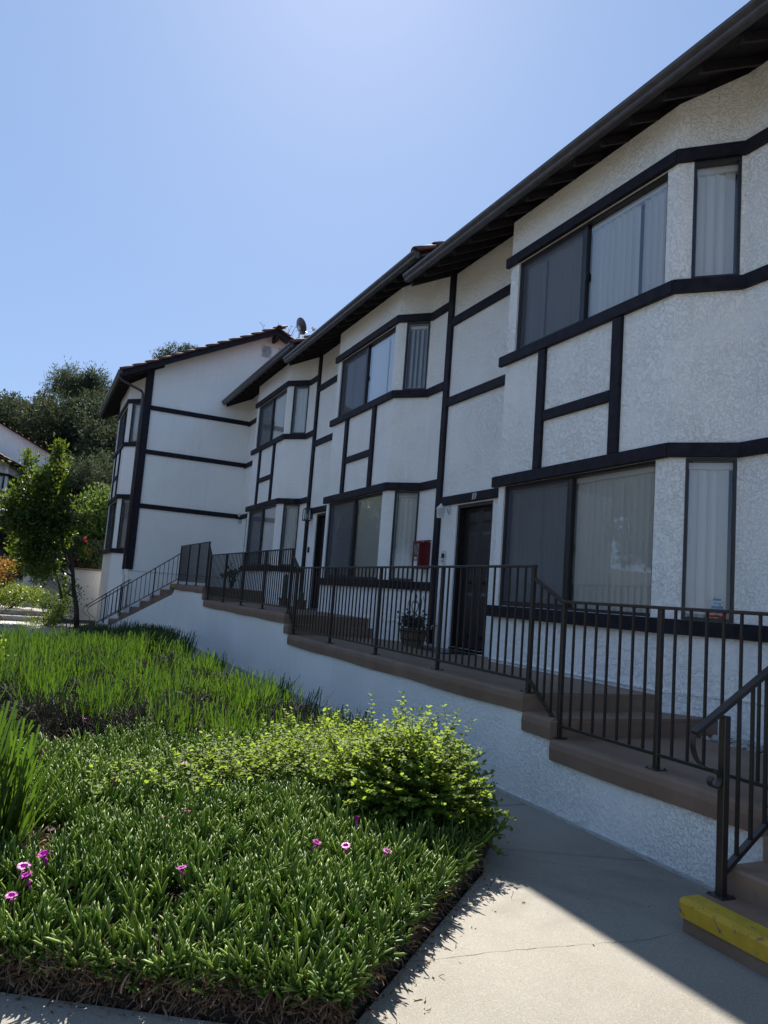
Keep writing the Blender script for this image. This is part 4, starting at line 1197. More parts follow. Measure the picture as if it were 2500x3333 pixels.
# strap-leaved clumps, sheared level
def strap_template(rows=4):
    vs, fs = [], []
    for r in range(rows):
        t = r / (rows - 1); w = (0.75, 1.0, 0.9, 0.62)[r] * .5
        vs += [(0.16 * t * t * 1.0, -w, t), (0.16 * t * t, w, t)]
    for r in range(rows - 1): fs.append((2 * r, 2 * r + 1, 2 * r + 3, 2 * r + 2))
    return np.array(vs), np.array(fs)
SV, SF = strap_template()
def strap_bed(centers, nper, hfun, wid, spread, fan):
    pos, dirs, sc, cl = [], [], [], []
    for (cx, cy, cz) in centers:
        n = int(nper * rng.uniform(.7, 1.2)); r = spread * np.sqrt(rng.random(n)); a = rng.uniform(0, 6.28, n)
        px = cx + r * np.cos(a); py = cy + r * np.sin(a)
        f = fan * (r / spread) * rng.uniform(.3, 1.2, n)
        pos.append(np.stack([px, py, np.full(n, cz)], 1)); dirs.append(np.stack([np.cos(a) * f + rng.normal(.02, .07, n), np.sin(a) * f + rng.normal(0, .07, n), np.ones(n)], 1))
        h = hfun(cx, cy) * rng.uniform(.80, 1.12) * rng.uniform(.55, 1.08, n)
        sc.append(np.stack([h * rng.uniform(.2, 2.6, n), wid * rng.uniform(.7, 1.25, n), h], 1)); cl.append(np.clip(rng.normal(.45, .25, n) + rng.normal(0, .18), 0, 1))
    pos = np.concatenate(pos); dirs = np.concatenate(dirs); sc = np.concatenate(sc); cl = np.concatenate(cl)
    V, F = inst(SV, SF, pos, rots(dirs, rng.uniform(0, 6.28, len(pos))), sc)
    return V, F, np.repeat(cl, len(SV))
withered = [(-2.35, -5.55), (-2.65, -5.25), (-2.30, -4.55), (-4.3, -4.75), (-3.2, -3.95), (-2.45, -3.2), (-6.9, -3.6), (-5.8, -5.5), (-4.9, -3.5), (-7.4, -4.6), (-3.9, -5.9)]
cs = []
x = -2.02
while x > -10.2:
    y = -2.86
    while y > -7.2:
        cx = x + rng.uniform(-.16, .16); cy = y + rng.uniform(-.14, .14)
        if cy < -2.84 and not any(math.hypot(cx - a, cy - b) < (.30 if a > -3 else .40) for a, b in withered) and math.hypot(cx + 1.75, cy + 4.98) > .42:
            if not (cx < -8.0 and cy < -6.0 - (cx + 8.2) * -0.36 * 1.0 + 0.0 and cy < -5.9 + (-(cx + 8.2)) * .36): cs.append((cx, cy, -3.07))
        y -= 0.50
    x -= 0.48
cs = [c for c in cs if rng.random() > .16]
near = [c for c in cs if c[0] > -5]; far = [c for c in cs if c[0] <= -5]
hf = lambda x, y: 0.48 + 0.03 * math.sin(x * 2.3 + y)
V1, F1, R1 = strap_bed(near, 115, hf, .0115, .20, .24)
V2, F2, R2 = strap_bed(far, 85, hf, .0135, .20, .22)
extra = [(-1.75 + rng.uniform(-.15, .15), y, -3.06) for y in (-2.95, -3.2)] + [(-1.0, -2.86, -3.06), (-1.4, -2.9, -3.06)]
V3, F3, R3 = strap_bed(extra, 90, lambda x, y: .40, .0125, .2, .3)
V = np.concatenate([V1, V2, V3]); F = np.concatenate([F1, F2 + len(V1), F3 + len(V1) + len(V2)])
o = link('strap_leaf_bed', npmesh('strap_leaf_bed', V, F, 'strap_leaf', np.concatenate([R1, R2, R3]))); tag(o, 'bright green strap-leaved plants sheared level, massed behind the ice plant', 'ground cover', kind='stuff')
cs = []
x = -9.6
while x > -14.0:
    y = -2.86
    while y > -6.6:
        cx = x + rng.uniform(-.16, .16); cy = y + rng.uniform(-.14, .14)
        lim = -5.75 + (-(cx + 8.2)) * .36 if cx > -12.5 else -4.2 + (-(cx + 12.5)) * .9
        if cy > lim: cs.append((cx, cy, -3.09))
        y -= .44
    x -= .44
V1, F1, R1 = strap_bed(cs, 120, lambda x, y: .50, .015, .25, .22)
o = link('strap_leaf_hedge', npmesh('strap_leaf_hedge', V1, F1, 'strap_dark', R1)); tag(o, 'shade-coloured strap-leaved plants at the back of the bed below the small tree', 'ground cover', kind='stuff')
# withered undergrowth
def wpt():
    a, b = withered[rng.integers(len(withered))]
    r = .42 * math.sqrt(rng.random()); t = rng.uniform(0, 6.28)
    return (a + r * math.cos(t), b + r * math.sin(t), -3.06 + rng.uniform(0, .26) * (1 - (r / .5) ** 2)), (rng.normal(0, .3), rng.normal(0, .3), 1.0)
o = link('withered_undergrowth', ribbons(13000, wpt, 'withered_undergrowth', 'dead_stem', (0.12, .30), .0032, 4, .12)); tag(o, 'dark withered twiggy clumps among the strap-leaved plants', 'undergrowth', kind='stuff')
# big strap clump at the left edge of the picture
V1, F1, R1 = strap_bed([(0.36, -5.60, -3.05), (0.22, -5.78, -3.05)], 120, lambda x, y: .66, .017, .10, .22)
o = link('strap_leaf_clump', npmesh('strap_leaf_clump', V1, F1, 'strap_leaf', R1)); tag(o, 'tall upright strap-leaved clump at the left edge of the ice plant', 'plant')

# leafy shrubs: stems with opposite leaf pairs
LV = np.array([(0, 0, 0), (-.33, .30, .10), (.33, .30, .10), (-.30, .65, .08), (.30, .65, .08), (0, 1.0, -.10), (0, .45, .0)])
LF = np.array([(0, 2, 6), (0, 6, 1), (6, 2, 4), (1, 6, 3), (6, 4, 5), (3, 6, 5)])
def stem_shrub(name, stems, leaf, mat, step, start=.35, stem_mat='brown_stem', up=0.35, two=True, srad=.0018):
    pos, dirs, ups, sc = [], [], [], []
    mb = MB()
    for (a, b, bow) in stems:
        a = np.array(a, float); b = np.array(b, float); mid = (a + b) / 2 + np.array(bow)
        L = np.linalg.norm(b - a); n = max(3, int(L / step))
        pts = [(1 - t) ** 2 * a + 2 * t * (1 - t) * mid + t * t * b for t in np.linspace(0, 1, n + 1)]
        mb.tube([pts[0], pts[n // 3], pts[2 * n // 3], pts[-1]], [srad * 1.6, srad * 1.3, srad, srad * .5], 4, cap=False)
        ph = rng.uniform(0, 3.14)
        for i in range(n + 1):
            t = i / n
            if t < start: continue
            for k in range(2 if two else 1):
                an = ph + i * 1.571 + k * PI
                pos.append(pts[i]); dirs.append((math.cos(an), math.sin(an), up + rng.normal(0, .2) + (0.5 if i == n else 0)))
                sc.append(leaf * rng.uniform(.6, 1.15) * (0.75 if i >= n - 1 else 1))
    pos = np.array(pos); d = np.array(dirs); d /= np.linalg.norm(d, axis=1, keepdims=True); sc = np.array(sc)
    upv = np.tile(np.array([0, 0, 1.0]), (len(d), 1)) + rng.normal(0, .45, (len(d), 3))
    xx = np.cross(d, upv); xx /= np.linalg.norm(xx, axis=1, keepdims=True); zz = np.cross(xx, d)
    Rm = np.stack([xx, d, zz], axis=2)
    V, F = inst(LV, LF, pos, Rm, sc)
    return npmesh(name, V, F, mat, np.repeat(np.clip(rng.normal(.5, .28, len(pos)), 0, 1), len(LV))), mb.mesh(name + '_stems', stem_mat)
stems = []
for i in range(720):
    a = rng.uniform(0, 6.28); ph = math.acos(rng.uniform(-.25, 1)); rr = rng.uniform(.72, 1.06)
    e = (0.28 + .60 * rr * math.sin(ph) * math.cos(a), -3.28 + .56 * rr * math.sin(ph) * math.sin(a), -2.84 + .42 * rr * math.cos(ph) + rng.uniform(-.02, .03))
    if e[2] < -3.08: continue
    if e[1] > -2.70: continue
    s = (0.28 + rng.normal(0, .12), -3.25 + rng.normal(0, .12), -3.06)
    stems.append((s, e, (0, 0, .12)))
for i in range(150):      # the lower side spilling to the path edge
    e = (0.55 + rng.uniform(-.25, .30), -3.05 + rng.uniform(-.35, .22), -3.08 + rng.uniform(0, .28)); stems.append(((0.32 + rng.normal(0, .1), -3.2 + rng.normal(0, .1), -3.06), e, (0, 0, .16)))
for i in range(46):       # long shoots standing out of the top
    a = rng.uniform(0, 6.28); r = rng.uniform(0, .48)
    s = (0.25 + r * .8 * math.cos(a), -3.30 + r * math.sin(a), -2.68); stems.append((s, (s[0] + rng.normal(0, .13), s[1] + rng.normal(0, .14), -2.42 + rng.uniform(-.06, .17)), (0, 0, 0)))
lt = thing('lantana_bush', 'rounded yellow-green leafy bush at the path corner, taller than the ice plant', 'bush', (0.28, -3.25, -3.06))
a_, b_ = stem_shrub('foliage', stems, .042, 'lantana_leaf', .028, .30)
o = link('foliage', a_, lt, (-0.28, 3.25, 3.06)); tag(link('stem', b_, lt, (-0.28, 3.25, 3.06)), kind='stuff')
stems = []
for i in range(400):
    t = rng.random() ** .8
    c = np.array([-0.15, -4.85]) * (1 - t) + np.array([-1.05, -3.05]) * t + rng.normal(0, .20, 2)
    if rng.random() < .35: c = np.array([-.35, -3.5]) + rng.normal(0, .22, 2)
    if c[1] > -2.8: continue
    z = bed_z(c[0], c[1]); h = rng.uniform(.10, .20) + .24 * t * rng.random()
    stems.append(((c[0], c[1], z), (c[0] + rng.normal(0, .12), c[1] + rng.normal(0, .12), z + h + .03), (0, 0, .05)))
lt2 = thing('sprawling_shrub', 'low yellow-green shoots sprawling over the ice plant beside the rounded bush', 'shrub', (-0.6, -4.0, -2.98))
a_, b_ = stem_shrub('foliage', stems, .038, 'lantana_leaf', .024, .25)
link('foliage', a_, lt2, (0.6, 4.0, 2.98)); tag(link('stem', b_, lt2, (0.6, 4.0, 2.98)), kind='stuff')

# ------------------------------------------------------------------ trees
QV = np.array([(0, 0, 0), (-.5, .5, .08), (0, 1, 0), (.5, .5, .08)]); QF = np.array([(0, 3, 2, 1)])
def blob_leaves(lobes, n, size, flat=.75, up=.35, shell=.72):
    """leaves scattered in the outer part of many lobes"""
    n0 = n; n = max(1, n // 9)
    w = np.array([l[3] ** 2 for l in lobes]); w /= w.sum(); idx = rng.choice(len(lobes), n, p=w)
    L = np.array(lobes)[idx]
    d = rng.normal(0, 1, (n, 3)); d /= np.linalg.norm(d, axis=1, keepdims=True)
    r = L[:, 3] * (shell + (1.08 - shell) * rng.random(n) ** .7) * np.where(rng.random(n) < .25, rng.random(n), 1)
    # small clumps inside each lobe give an uneven surface
    bumps = 1 + .16 * np.sin(d[:, 0] * 7 + L[:, 0] * 3) * np.sin(d[:, 1] * 6 + L[:, 1] * 5) + .12 * np.sin(d[:, 2] * 9 + L[:, 2] * 4)
    pos = L[:, :3] + d * (r * bumps)[:, None] * np.array([1, 1, flat])
    # nine leaves to a sprig
    pos = np.repeat(pos, 9, 0); d = np.repeat(d, 9, 0); ax = np.repeat(d[::9] * .7 + rng.normal(0, .5, (n, 3)) + np.array([0, 0, up]), 9, 0)
    pos = pos + ax * (size * rng.uniform(-.9, 1.6, (n * 9, 1))) + rng.normal(0, size * .55, (n * 9, 3))
    dr = ax * .9 + rng.normal(0, .6, (n * 9, 3))
    return pos, dr, size * rng.uniform(.6, 1.3, n * 9)
def leaf_obj(name, pos, dr, sc, mat, tv=QV, tf=QF, wide=.55):
    d = dr / np.linalg.norm(dr, axis=1, keepdims=True)
    xx = np.cross(d, rng.normal(0, 1, d.shape)); xx /= np.linalg.norm(xx, axis=1, keepdims=True); zz = np.cross(xx, d)
    V, F = inst(tv, tf, pos, np.stack([xx, d, zz], axis=2), np.stack([sc * wide, sc, sc], 1))
    return npmesh(name, V, F, mat, np.repeat(np.clip(rng.normal(.5, .27, len(pos)), 0, 1), len(tv)))
# small laurel-like tree left of the side stair
tx = -19.5
LB = [(-5.23, 1.95, 0.20), (-5.21, 1.47, 0.33), (-5.99, 1.49, 0.20), (-5.88, 1.09, 0.32), (-5.55, 0.93, 0.40), (-6.24, 0.26, 0.31), (-5.86, 0.34, 0.49), (-5.23, 0.35, 0.53), (-5.78, -0.26, 0.59), (-5.14, -0.46, 0.6), (-5.7, -1.0, 0.51), (-5.21, -1.49, 0.40), (-4.88, 0.05, 0.35), (-5.26, -1.09, 0.52), (-6.06, -0.02, 0.41), (-6.28, -0.18, 0.24), (-5.2, 1.12, 0.40), (-5.43, -1.71, 0.27), (-4.77, -0.42, 0.25)]
lobes = [(tx + rng.uniform(-.25, .25), y + rng.uniform(-.06, .06), z, r * .82) for y, z, r in LB] + [(tx + rng.choice([-.45, .45]) * rng.uniform(.6, 1.2), y + rng.uniform(-.1, .1), z - .1, r * .75) for y, z, r in LB if r > .38]
tr = thing('small_tree', 'small glossy evergreen tree with a pointed top and dark thin trunk beside the path', 'tree', (tx, -4.12, -3.2))
pos, dr, sc = blob_leaves(lobes, 16000, .12, 1.0, .6, .62)
for (py, pz, rr) in ((-5.23, 2.15, .12), (-6.02, 1.72, .12), (-5.22, 2.0, .2), (-5.6, 1.25, .2)):
    k = 260; p2 = np.stack([tx + rng.normal(0, rr * .5, k), py + rng.normal(0, rr * .5, k), pz + rng.uniform(-.35, .15, k)], 1); pos = np.concatenate([pos, p2]); dr = np.concatenate([dr, np.stack([rng.normal(0, .5, k), rng.normal(0, .5, k), np.ones(k)], 1)]); sc = np.concatenate([sc, np.full(k, .07)])
o = link('crown', leaf_obj('crown', pos, dr, sc, 'laurel_leaf', wide=.5), tr, (-tx, 4.12, 3.2))
m = MB()
m.tube([(tx, -4.12, -3.25), (tx, -4.20, -2.6), (tx, -4.33, -2.1), (tx, -4.42, -1.55), (tx, -4.52, -1.1), (tx, -4.55, -.7)], [.085, .07, .06, .055, .045, .03], 9)
m.tube([(tx, -4.42, -1.60), (tx + .02, -4.62, -1.25), (tx, -4.80, -.75), (tx, -4.9, -.2)], [.04, .035, .028, .02], 7)
m.tube([(tx, -4.40, -1.72), (tx - .05, -4.75, -1.5), (tx, -5.15, -1.25)], [.032, .026, .015], 6)
m.tube([(tx + .3, -4.65, -2.35), (tx + .1, -4.75, -1.95), (tx, -4.93, -1.45), (tx, -4.96, -.9)], [.04, .035, .028, .02], 7)
m.tube([(tx, -4.25, -2.35), (tx, -4.6, -2.15), (tx, -4.95, -1.9)], [.022, .018, .01], 5)
o = part('trunk', m, 'bark', tr, (-tx, 4.12, 3.2), smooth=True)
for (cy, cz, k) in ((-4.45, -1.95, 160), (-4.62, -2.25, 160), (-4.2, -2.15, 50), (-4.15, -2.5, 40)):
    p2 = np.stack([tx + rng.normal(0, .1, k), cy + rng.normal(0, .13, k), cz + rng.normal(0, .13, k)], 1)
    link('twig_leaves', leaf_obj('twig_leaves', p2, rng.normal(0, 1, (k, 3)) + np.array([0, 0, .4]), np.full(k, .08), 'laurel_leaf', wide=.5), tr, (-tx, 4.12, 3.2))

def shrub(name, label, cat, c, lobes, n, leaf, mat, wide=.55, group=None, flat=.85):
    t = thing(name, label, cat, c, group=group)
    pos, dr, sc = blob_leaves(lobes, n, leaf, flat, .4, .55)
    link('foliage', leaf_obj('foliage', pos, dr, sc, mat, wide=wide), t)
    m = MB()
    for k in range(5):
        a = k * 1.3; m.tube([(0, 0, 0), (math.cos(a) * .1, math.sin(a) * .1, .3), (lobes[k % len(lobes)][0] * .7, lobes[k % len(lobes)][1] * .7, lobes[k % len(lobes)][2])], [.03, .02, .01], 5)
    tag(part('stem', m, 'bark', t), kind='stuff'); return t
def rl_(n, rx, ry, rz, zc, r): return [(rng.uniform(-rx, rx), rng.uniform(-ry, ry), zc + rng.uniform(-rz, rz), r * rng.uniform(.7, 1.1)) for _ in range(n)]
shrub('round_shrub', 'bright green clipped round shrub beside the far path, at the left edge', 'shrub', (-17.2, -6.55, -3.2), rl_(7, .35, .35, .12, .55, .42), 3800, .05, 'hedge_leaf')
shrub('clipped_hedge', 'dark clipped hedge with a sunlit top behind the round shrub', 'hedge', (-21.6, -6.0, -3.2), rl_(16, .5, .75, .15, .75, .42), 5200, .06, 'hedge_leaf', flat=.8)
shrub('orange_shrub', 'orange and rust leaved shrub behind the hedge at the left edge', 'shrub', (-25.6, -6.7, -2.9), rl_(10, .5, .6, .3, 1.15, .45), 4200, .07, 'rust_leaf')
shrub('flowering_shrub', 'loose green shrub with a few pale blooms behind the orange shrub', 'shrub', (-26.6, -6.05, -2.8), rl_(9, .5, .4, .3, 1.1, .45), 3200, .08, 'vine_leaf')
shrub('path_shrub', 'low glossy shrub growing at the foot of the planter wall', 'shrub', (-20.2, -4.75, -3.2), rl_(8, .35, .3, .15, .55, .26), 2200, .06, 'vine_leaf')
shrub('path_shrub', 'bright fine-leaved low plant spilling beside the far path by the tree', 'shrub', (-18.6, -5.0, -3.2), rl_(8, .4, .4, .08, .22, .2), 2400, .06, 'hedge_leaf', wide=.25)
shrub('yellow_shrub', 'small pale yellow-green twiggy shrub at the left edge above the strap leaves', 'shrub', (-7.2, -5.95, -3.1), rl_(6, .22, .2, .1, .45, .16), 700, .045, 'lantana_leaf')
shrub('vine_shrub', 'large glossy green vine mound above the planter fence', 'shrub', (-27.0, -3.2, -2.6), rl_(22, 1.0, 1.1, 1.3, 2.4, .8) + [(0, .2, 3.6, .55), (-.3, -.6, 3.3, .5)], 20000, .14, 'vine_leaf')

def oak_proto(key, R=3.2, H=3.0, n=27000, leaf=.23, mat='oak_leaf'):
    lb = []
    for k in range(34):
        a = rng.uniform(0, 6.28); r = R * math.sqrt(rng.random()); z = H * (rng.uniform(-.75, 1.0)) * math.sqrt(max(0.05, 1 - (r / R / 1.15) ** 2))
        lb.append((r * math.cos(a), r * math.sin(a), z, rng.uniform(.55, 1.25)))
    pos, dr, sc = blob_leaves(lb, n, leaf, .8, .35, .7)
    cr = leaf_obj('crown', pos, dr, sc, mat)
    m = MB(); m.tube([(0, 0, -H - 3.5), (.2, 0, -H), (0, .2, -H * .3), (0, 0, H * .4)], [.35, .28, .2, .06], 8)
    for k in range(7):
        l = lb[k]; m.tube([(0, 0, -H * .8 + k * .3), (l[0] * .5, l[1] * .5, l[2] * .4 - .5), (l[0], l[1], l[2])], [.14, .09, .03], 6)
    return cr, m.mesh('trunk', 'bark')
protos = [oak_proto(i) for i in range(3)]
def oak(x, y, ztop, s, k, label, name='oak_tree', pr=None, group='dark oaks on the hillside'):
    cr, tk = (pr or protos)[k]
    t = thing(name, label, 'tree', (x, y, ztop - 6.6 * s), rng.uniform(0, 6.28), group)
    a = link('crown', cr, t, (0, 0, 3.5 * s)); b = link('trunk', tk, t, (0, 0, 3.5 * s)); a.scale = b.scale = (s, s, s)
    return t
OL = 'dark green oak on the hillside, one of the merged crowns behind the houses'
oaks = [(-50, -9.4, 9.2, 1.0), (-53, -6.2, 10.4, .85), (-47.3, -3.6, 9.4, .95), (-45.0, -1.6, 9.0, 1.0), (-50, -13, 9.0, 1.1), (-56, -0.2, 11.2, 1.0), (-54, 3.0, 10.0, 1.1), (-38, -2.4, 4.6, .8), (-41, -0.5, 7.0, .9), (-46, -9.6, 6.4, .9), (-36, -4.6, 2.6, .6), (-47, 2.6, 9.0, 1.0), (-60, -11, 10.5, 1.3), (-38, 2.0, 7.5, .9), (-33.5, -1.6, 2.4, .8), (-50, -4.0, 8.5, 1.0), (-56, -9, 9.0, 1.0)]
for i, (x, y, zt, s) in enumerate(oaks): oak(x, y, zt, s, i % 3, OL)
oak(-31.3, -3.0, 3.3, .52, 1, 'grey-green small oak lower than the others, just behind the end house', group=None)
oak(-39.9, 1.2, 12.0, .42, 2, 'tree barely showing its top above the middle of the tiled gable', group=None)
# pine with a visible forked trunk
pl = []
for k in range(26):
    a = rng.uniform(0, 6.28); r = 2.5 * math.sqrt(rng.random()); pl.append((r * math.cos(a), r * math.sin(a), rng.uniform(-.6, 2.2) * (1.15 - r / 3.2), rng.uniform(.5, .85)))
pl = [l for l in pl if not (abs(l[1] - .3) < .5 and l[2] < .3)]
pos, dr, sc = blob_leaves(pl, 12000, .26, .8, .6, .5)
pcr = leaf_obj('crown', pos, dr, sc, 'pine_leaf', wide=.22)
m = MB(); m.tube([(0, 0, -9), (0, .1, -3.0), (0, .3, -1.4), (0, .2, 1.2)], [.3, .2, .16, .05], 7)
for l in pl[:12]: m.tube([(0, .25, -1.9 + .12 * pl.index(l)), (l[0] * .5, l[1] * .5, l[2] * .4 - .6), l[:3]], [.09, .06, .02], 5)
ptk = m.mesh('trunk', 'bark')
for (x, y, z, s, lab) in ((-57.3, -3.3, 12.1, 1.0, 'tall rounded pine standing above the oaks with branches against the sky'), (-55.3, -5.6, 8.6, .55, 'smaller dark pine top just left of the tall rounded pine')):
    t = thing('pine_tree', lab, 'tree', (x, y, z - 9 * s)); a = link('crown', pcr, t, (0, 0, 9 * s)); b = link('trunk', ptk, t, (0, 0, 9 * s)); a.scale = b.scale = (s, s, s)
# feathery tree top behind the ridge
t = thing('feathery_tree', 'thin feathery tree top showing above the ridge beside the satellite dish', 'tree', (-33.8, 5.3, 2.0))
m = MB(); P_ = []; Dd = []
for k in range(16):
    a = rng.uniform(0, 6.28); e = np.array([rng.normal(0, .7), rng.normal(0.1, .75), rng.uniform(9.4, 10.9)])
    b0 = np.array([0, 0, 8.0]); m.tube([b0, (b0 + e) / 2 + (0, 0, .4), e], [.04, .025, .008], 4)
    for q in np.linspace(.3, 1, 14): P_.append(b0 * (1 - q) + e * q + rng.normal(0, .08, 3)); Dd.append(rng.normal(0, 1, 3))
m.tube([(0, 0, -2), (0, 0, 8)], [.25, .06], 6)
part('trunk', m, 'bark', t); link('crown', leaf_obj('crown', np.array(P_), np.array(Dd), np.full(len(P_), .16), 'pine_leaf', wide=.3), t)

# ------------------------------------------------------------------ planter terrace, garden wall and steps at the far left
pw = thing('planter_wall', 'grey-white stucco planter wall with a thin brown cap beside the end house', 'wall')
m = MB(); m.box(-30.5, -24.42, -4.30, -3.1, -3.6, -1.46); part('wall_face', m, 'stucco_grey', pw)
m = MB(); m.box(-30.6, -24.36, -4.36, -3.1, -1.46, -1.40, .01); part('cap', m, 'deck_brown', pw)
rl = thing('railing', 'black picket railing on top of the planter wall with roses behind', 'railing', (0, 0, 0))
m = MB(); m.bar((-24.5, -4.28, -.36), (-24.5, -3.15, -.36), .04, .03); m.bar((-24.5, -4.28, -.36), (-28.5, -4.28, -.36), .04, .03); part('top_rail', m, 'rail_dark', rl)
m = MB(); m.bar((-24.5, -4.28, -1.30), (-24.5, -3.15, -1.30), .03, .02); m.bar((-24.5, -4.28, -1.30), (-28.5, -4.28, -1.30), .03, .02); part('bottom_rail', m, 'rail_dark', rl)
for k in range(10):
    part('baluster', lambda: baluster_mesh(.94), 'rail_dark', rl, (-24.5, -4.16 + k * .115, -1.31), key='b94')
for k in range(34): part('baluster', lambda: baluster_mesh(.94), 'rail_dark', rl, (-24.62 - k * .115, -4.28, -1.31), key='b94')
m = MB(); m.box(-24.52, -24.48, -4.30, -4.26, -1.40, -.34); part('post', m, 'rail_dark', rl)
rs = shrub('rose_bush', 'leafy rose bush with red blooms behind the planter railing', 'rose bush', (-25.5, -3.75, -1.46), rl_(7, .25, .35, .25, .5, .22), 800, .10, 'lantana_leaf')
for (y, z) in ((-.12, 1.14), (-.05, 1.05), (.05, .55), (-.25, .35), (.1, .75), (-.1, 1.20)):
    o = part('flower', lambda: (lambda mm: (mm.lathe([(.01, -.04), (.05, -.01), (.06, .03), (.02, .05)], n=8), mm)[1])(MB()), 'petal_red', rs, (.15, y, z), key='rose')
pt = shrub('potted_plant', 'dark bushy plant standing behind the planter railing near the end house', 'plant', (-25.2, -3.25, -1.46), rl_(6, .15, .15, .3, .7, .2), 900, .09, 'strap_dark')
gw = thing('garden_wall', 'white garden wall behind the small tree trunk, left of the planter', 'wall')
m = MB(); m.box(-30.2, -29.9, -6.2, -4.32, -3.3, -.42); m.box(-30.23, -29.87, -6.23, -4.3, -.42, -.34, .01); part('wall_face', m, 'stucco_white', gw)
gs = thing('garden_steps', 'concrete garden steps with brown risers climbing away beside the planter wall', 'steps')
for i in range(2):
    m = MB(); m.box(-23.5, -20.15 - .42 * i, -6.4, -4.75, -3.3, -3.13 + .15 * (i + 1), .012); part('step', m, 'concrete_far', gs)
for i in range(7):
    m = MB(); m.box(-29.9, -23.4 - .36 * i, -5.35, -4.42, -3.2, -2.83 + .15 * (i + 1), .012); part('step', m, 'concrete_far', gs)
m = MB(); m.box(-26.0, -23.3, -5.75, -5.36, -3.2, -2.35, .02); m.box(-29.9, -26.0, -5.75, -5.36, -3.2, -1.75, .02); part('side_wall', m, 'stucco_white', gs)

for (x_, y_, zt_, s_, k_, lab_) in ((-10.2, -11.8, 3.0, .62, 0, 'leafy tree across the garden, farthest of the three there'), (-2.5, -14.5, 2.6, .6, 1, 'leafy tree across the garden, middle of the three there'), (3.5, -17.0, 3.4, .66, 2, 'leafy tree across the garden, nearest of the three there')):
    oak(x_, y_, zt_, s_, k_, lab_, name='garden_tree', group=None)
# houses across the garden (left edge)
LK = dict(gutter=False)
h_l = house('white house at the left edge with a scalloped tile eave, angled toward the garden', (-36.0, -7.55, 0.10), math.radians(166), roof_kw=LK, mirror=True, post=False, group=None, wall_bottom=-4.5)
h_m = house('white house behind the left one, its higher red tile roof sloping down to the right', (-36.0 - .970 * 6.2 + .24 * 1.0, -7.55 + .24 * 6.2 + .97 * 1.0, 1.25), math.radians(166), roof_kw=LK, mirror=True, post=False, group=None, wall_bottom=-6)
for k_ in (1, 2, 3):
    house(('half-timbered house across the garden facing the end house', 'half-timbered house across the garden facing the inner corner', 'half-timbered house across the garden nearest the camera side')[k_ - 1], (-36.1 + .985 * 6.2 * k_, -8.2 - .17 * 6.2 * k_, 0.10 - .28 * k_), math.radians(170.2), roof_kw=LK, mirror=True, post=False, group=None, wall_bottom=-4.5)
shell(h_l, -5.5, 0.585, -4.5); shell(h_m, -5.5, 0.585, -6)

# ------------------------------------------------------------------ fixtures and small things
def lantern_white():
    t = thing('wall_lamp', 'small white wall lamp with frosted glass left of door 10', 'wall lamp', (-5.12, 0, -0.235))
    m = MB(); m.lathe([(0.055, 0.0), (0.055, 0.012), (0.035, 0.022), (0.012, 0.026)], n=16)
    o = part('mounting_plate', m, 'white_metal', t, (0, 0, 0), smooth=True); o.rotation_euler = (PI / 2, 0, 0)
    m = MB(); m.tube([(0, -.02, 0), (0, -.06, .02), (0, -.11, .045), (0, -.15, .035)], .009, 8); part('arm', m, 'white_metal', t, smooth=True)
    m = MB(); m.lathe([(.004, .085), (.010, .075), (.022, .06), (.062, .015), (.068, 0.0), (.062, -.004)], (0, -.15, 0), 6); part('lamp_cap', m, 'white_metal', t)
    m = MB(); m.lathe([(.058, -.004), (.050, -.125)], (0, -.15, 0), 6); part('lamp_shade', m, 'frosted', t)
    m = MB(); m.lathe([(.053, -.125), (.053, -.135), (.01, -.14)], (0, -.15, 0), 6)
    for k in range(6):
        a = 2 * PI * k / 6; m.tube([(math.cos(a) * .059, -.15 + math.sin(a) * .059, 0), (math.cos(a) * .051, -.15 + math.sin(a) * .051, -.13)], .003, 4)
    part('cage', m, 'white_metal', t)
lantern_white()
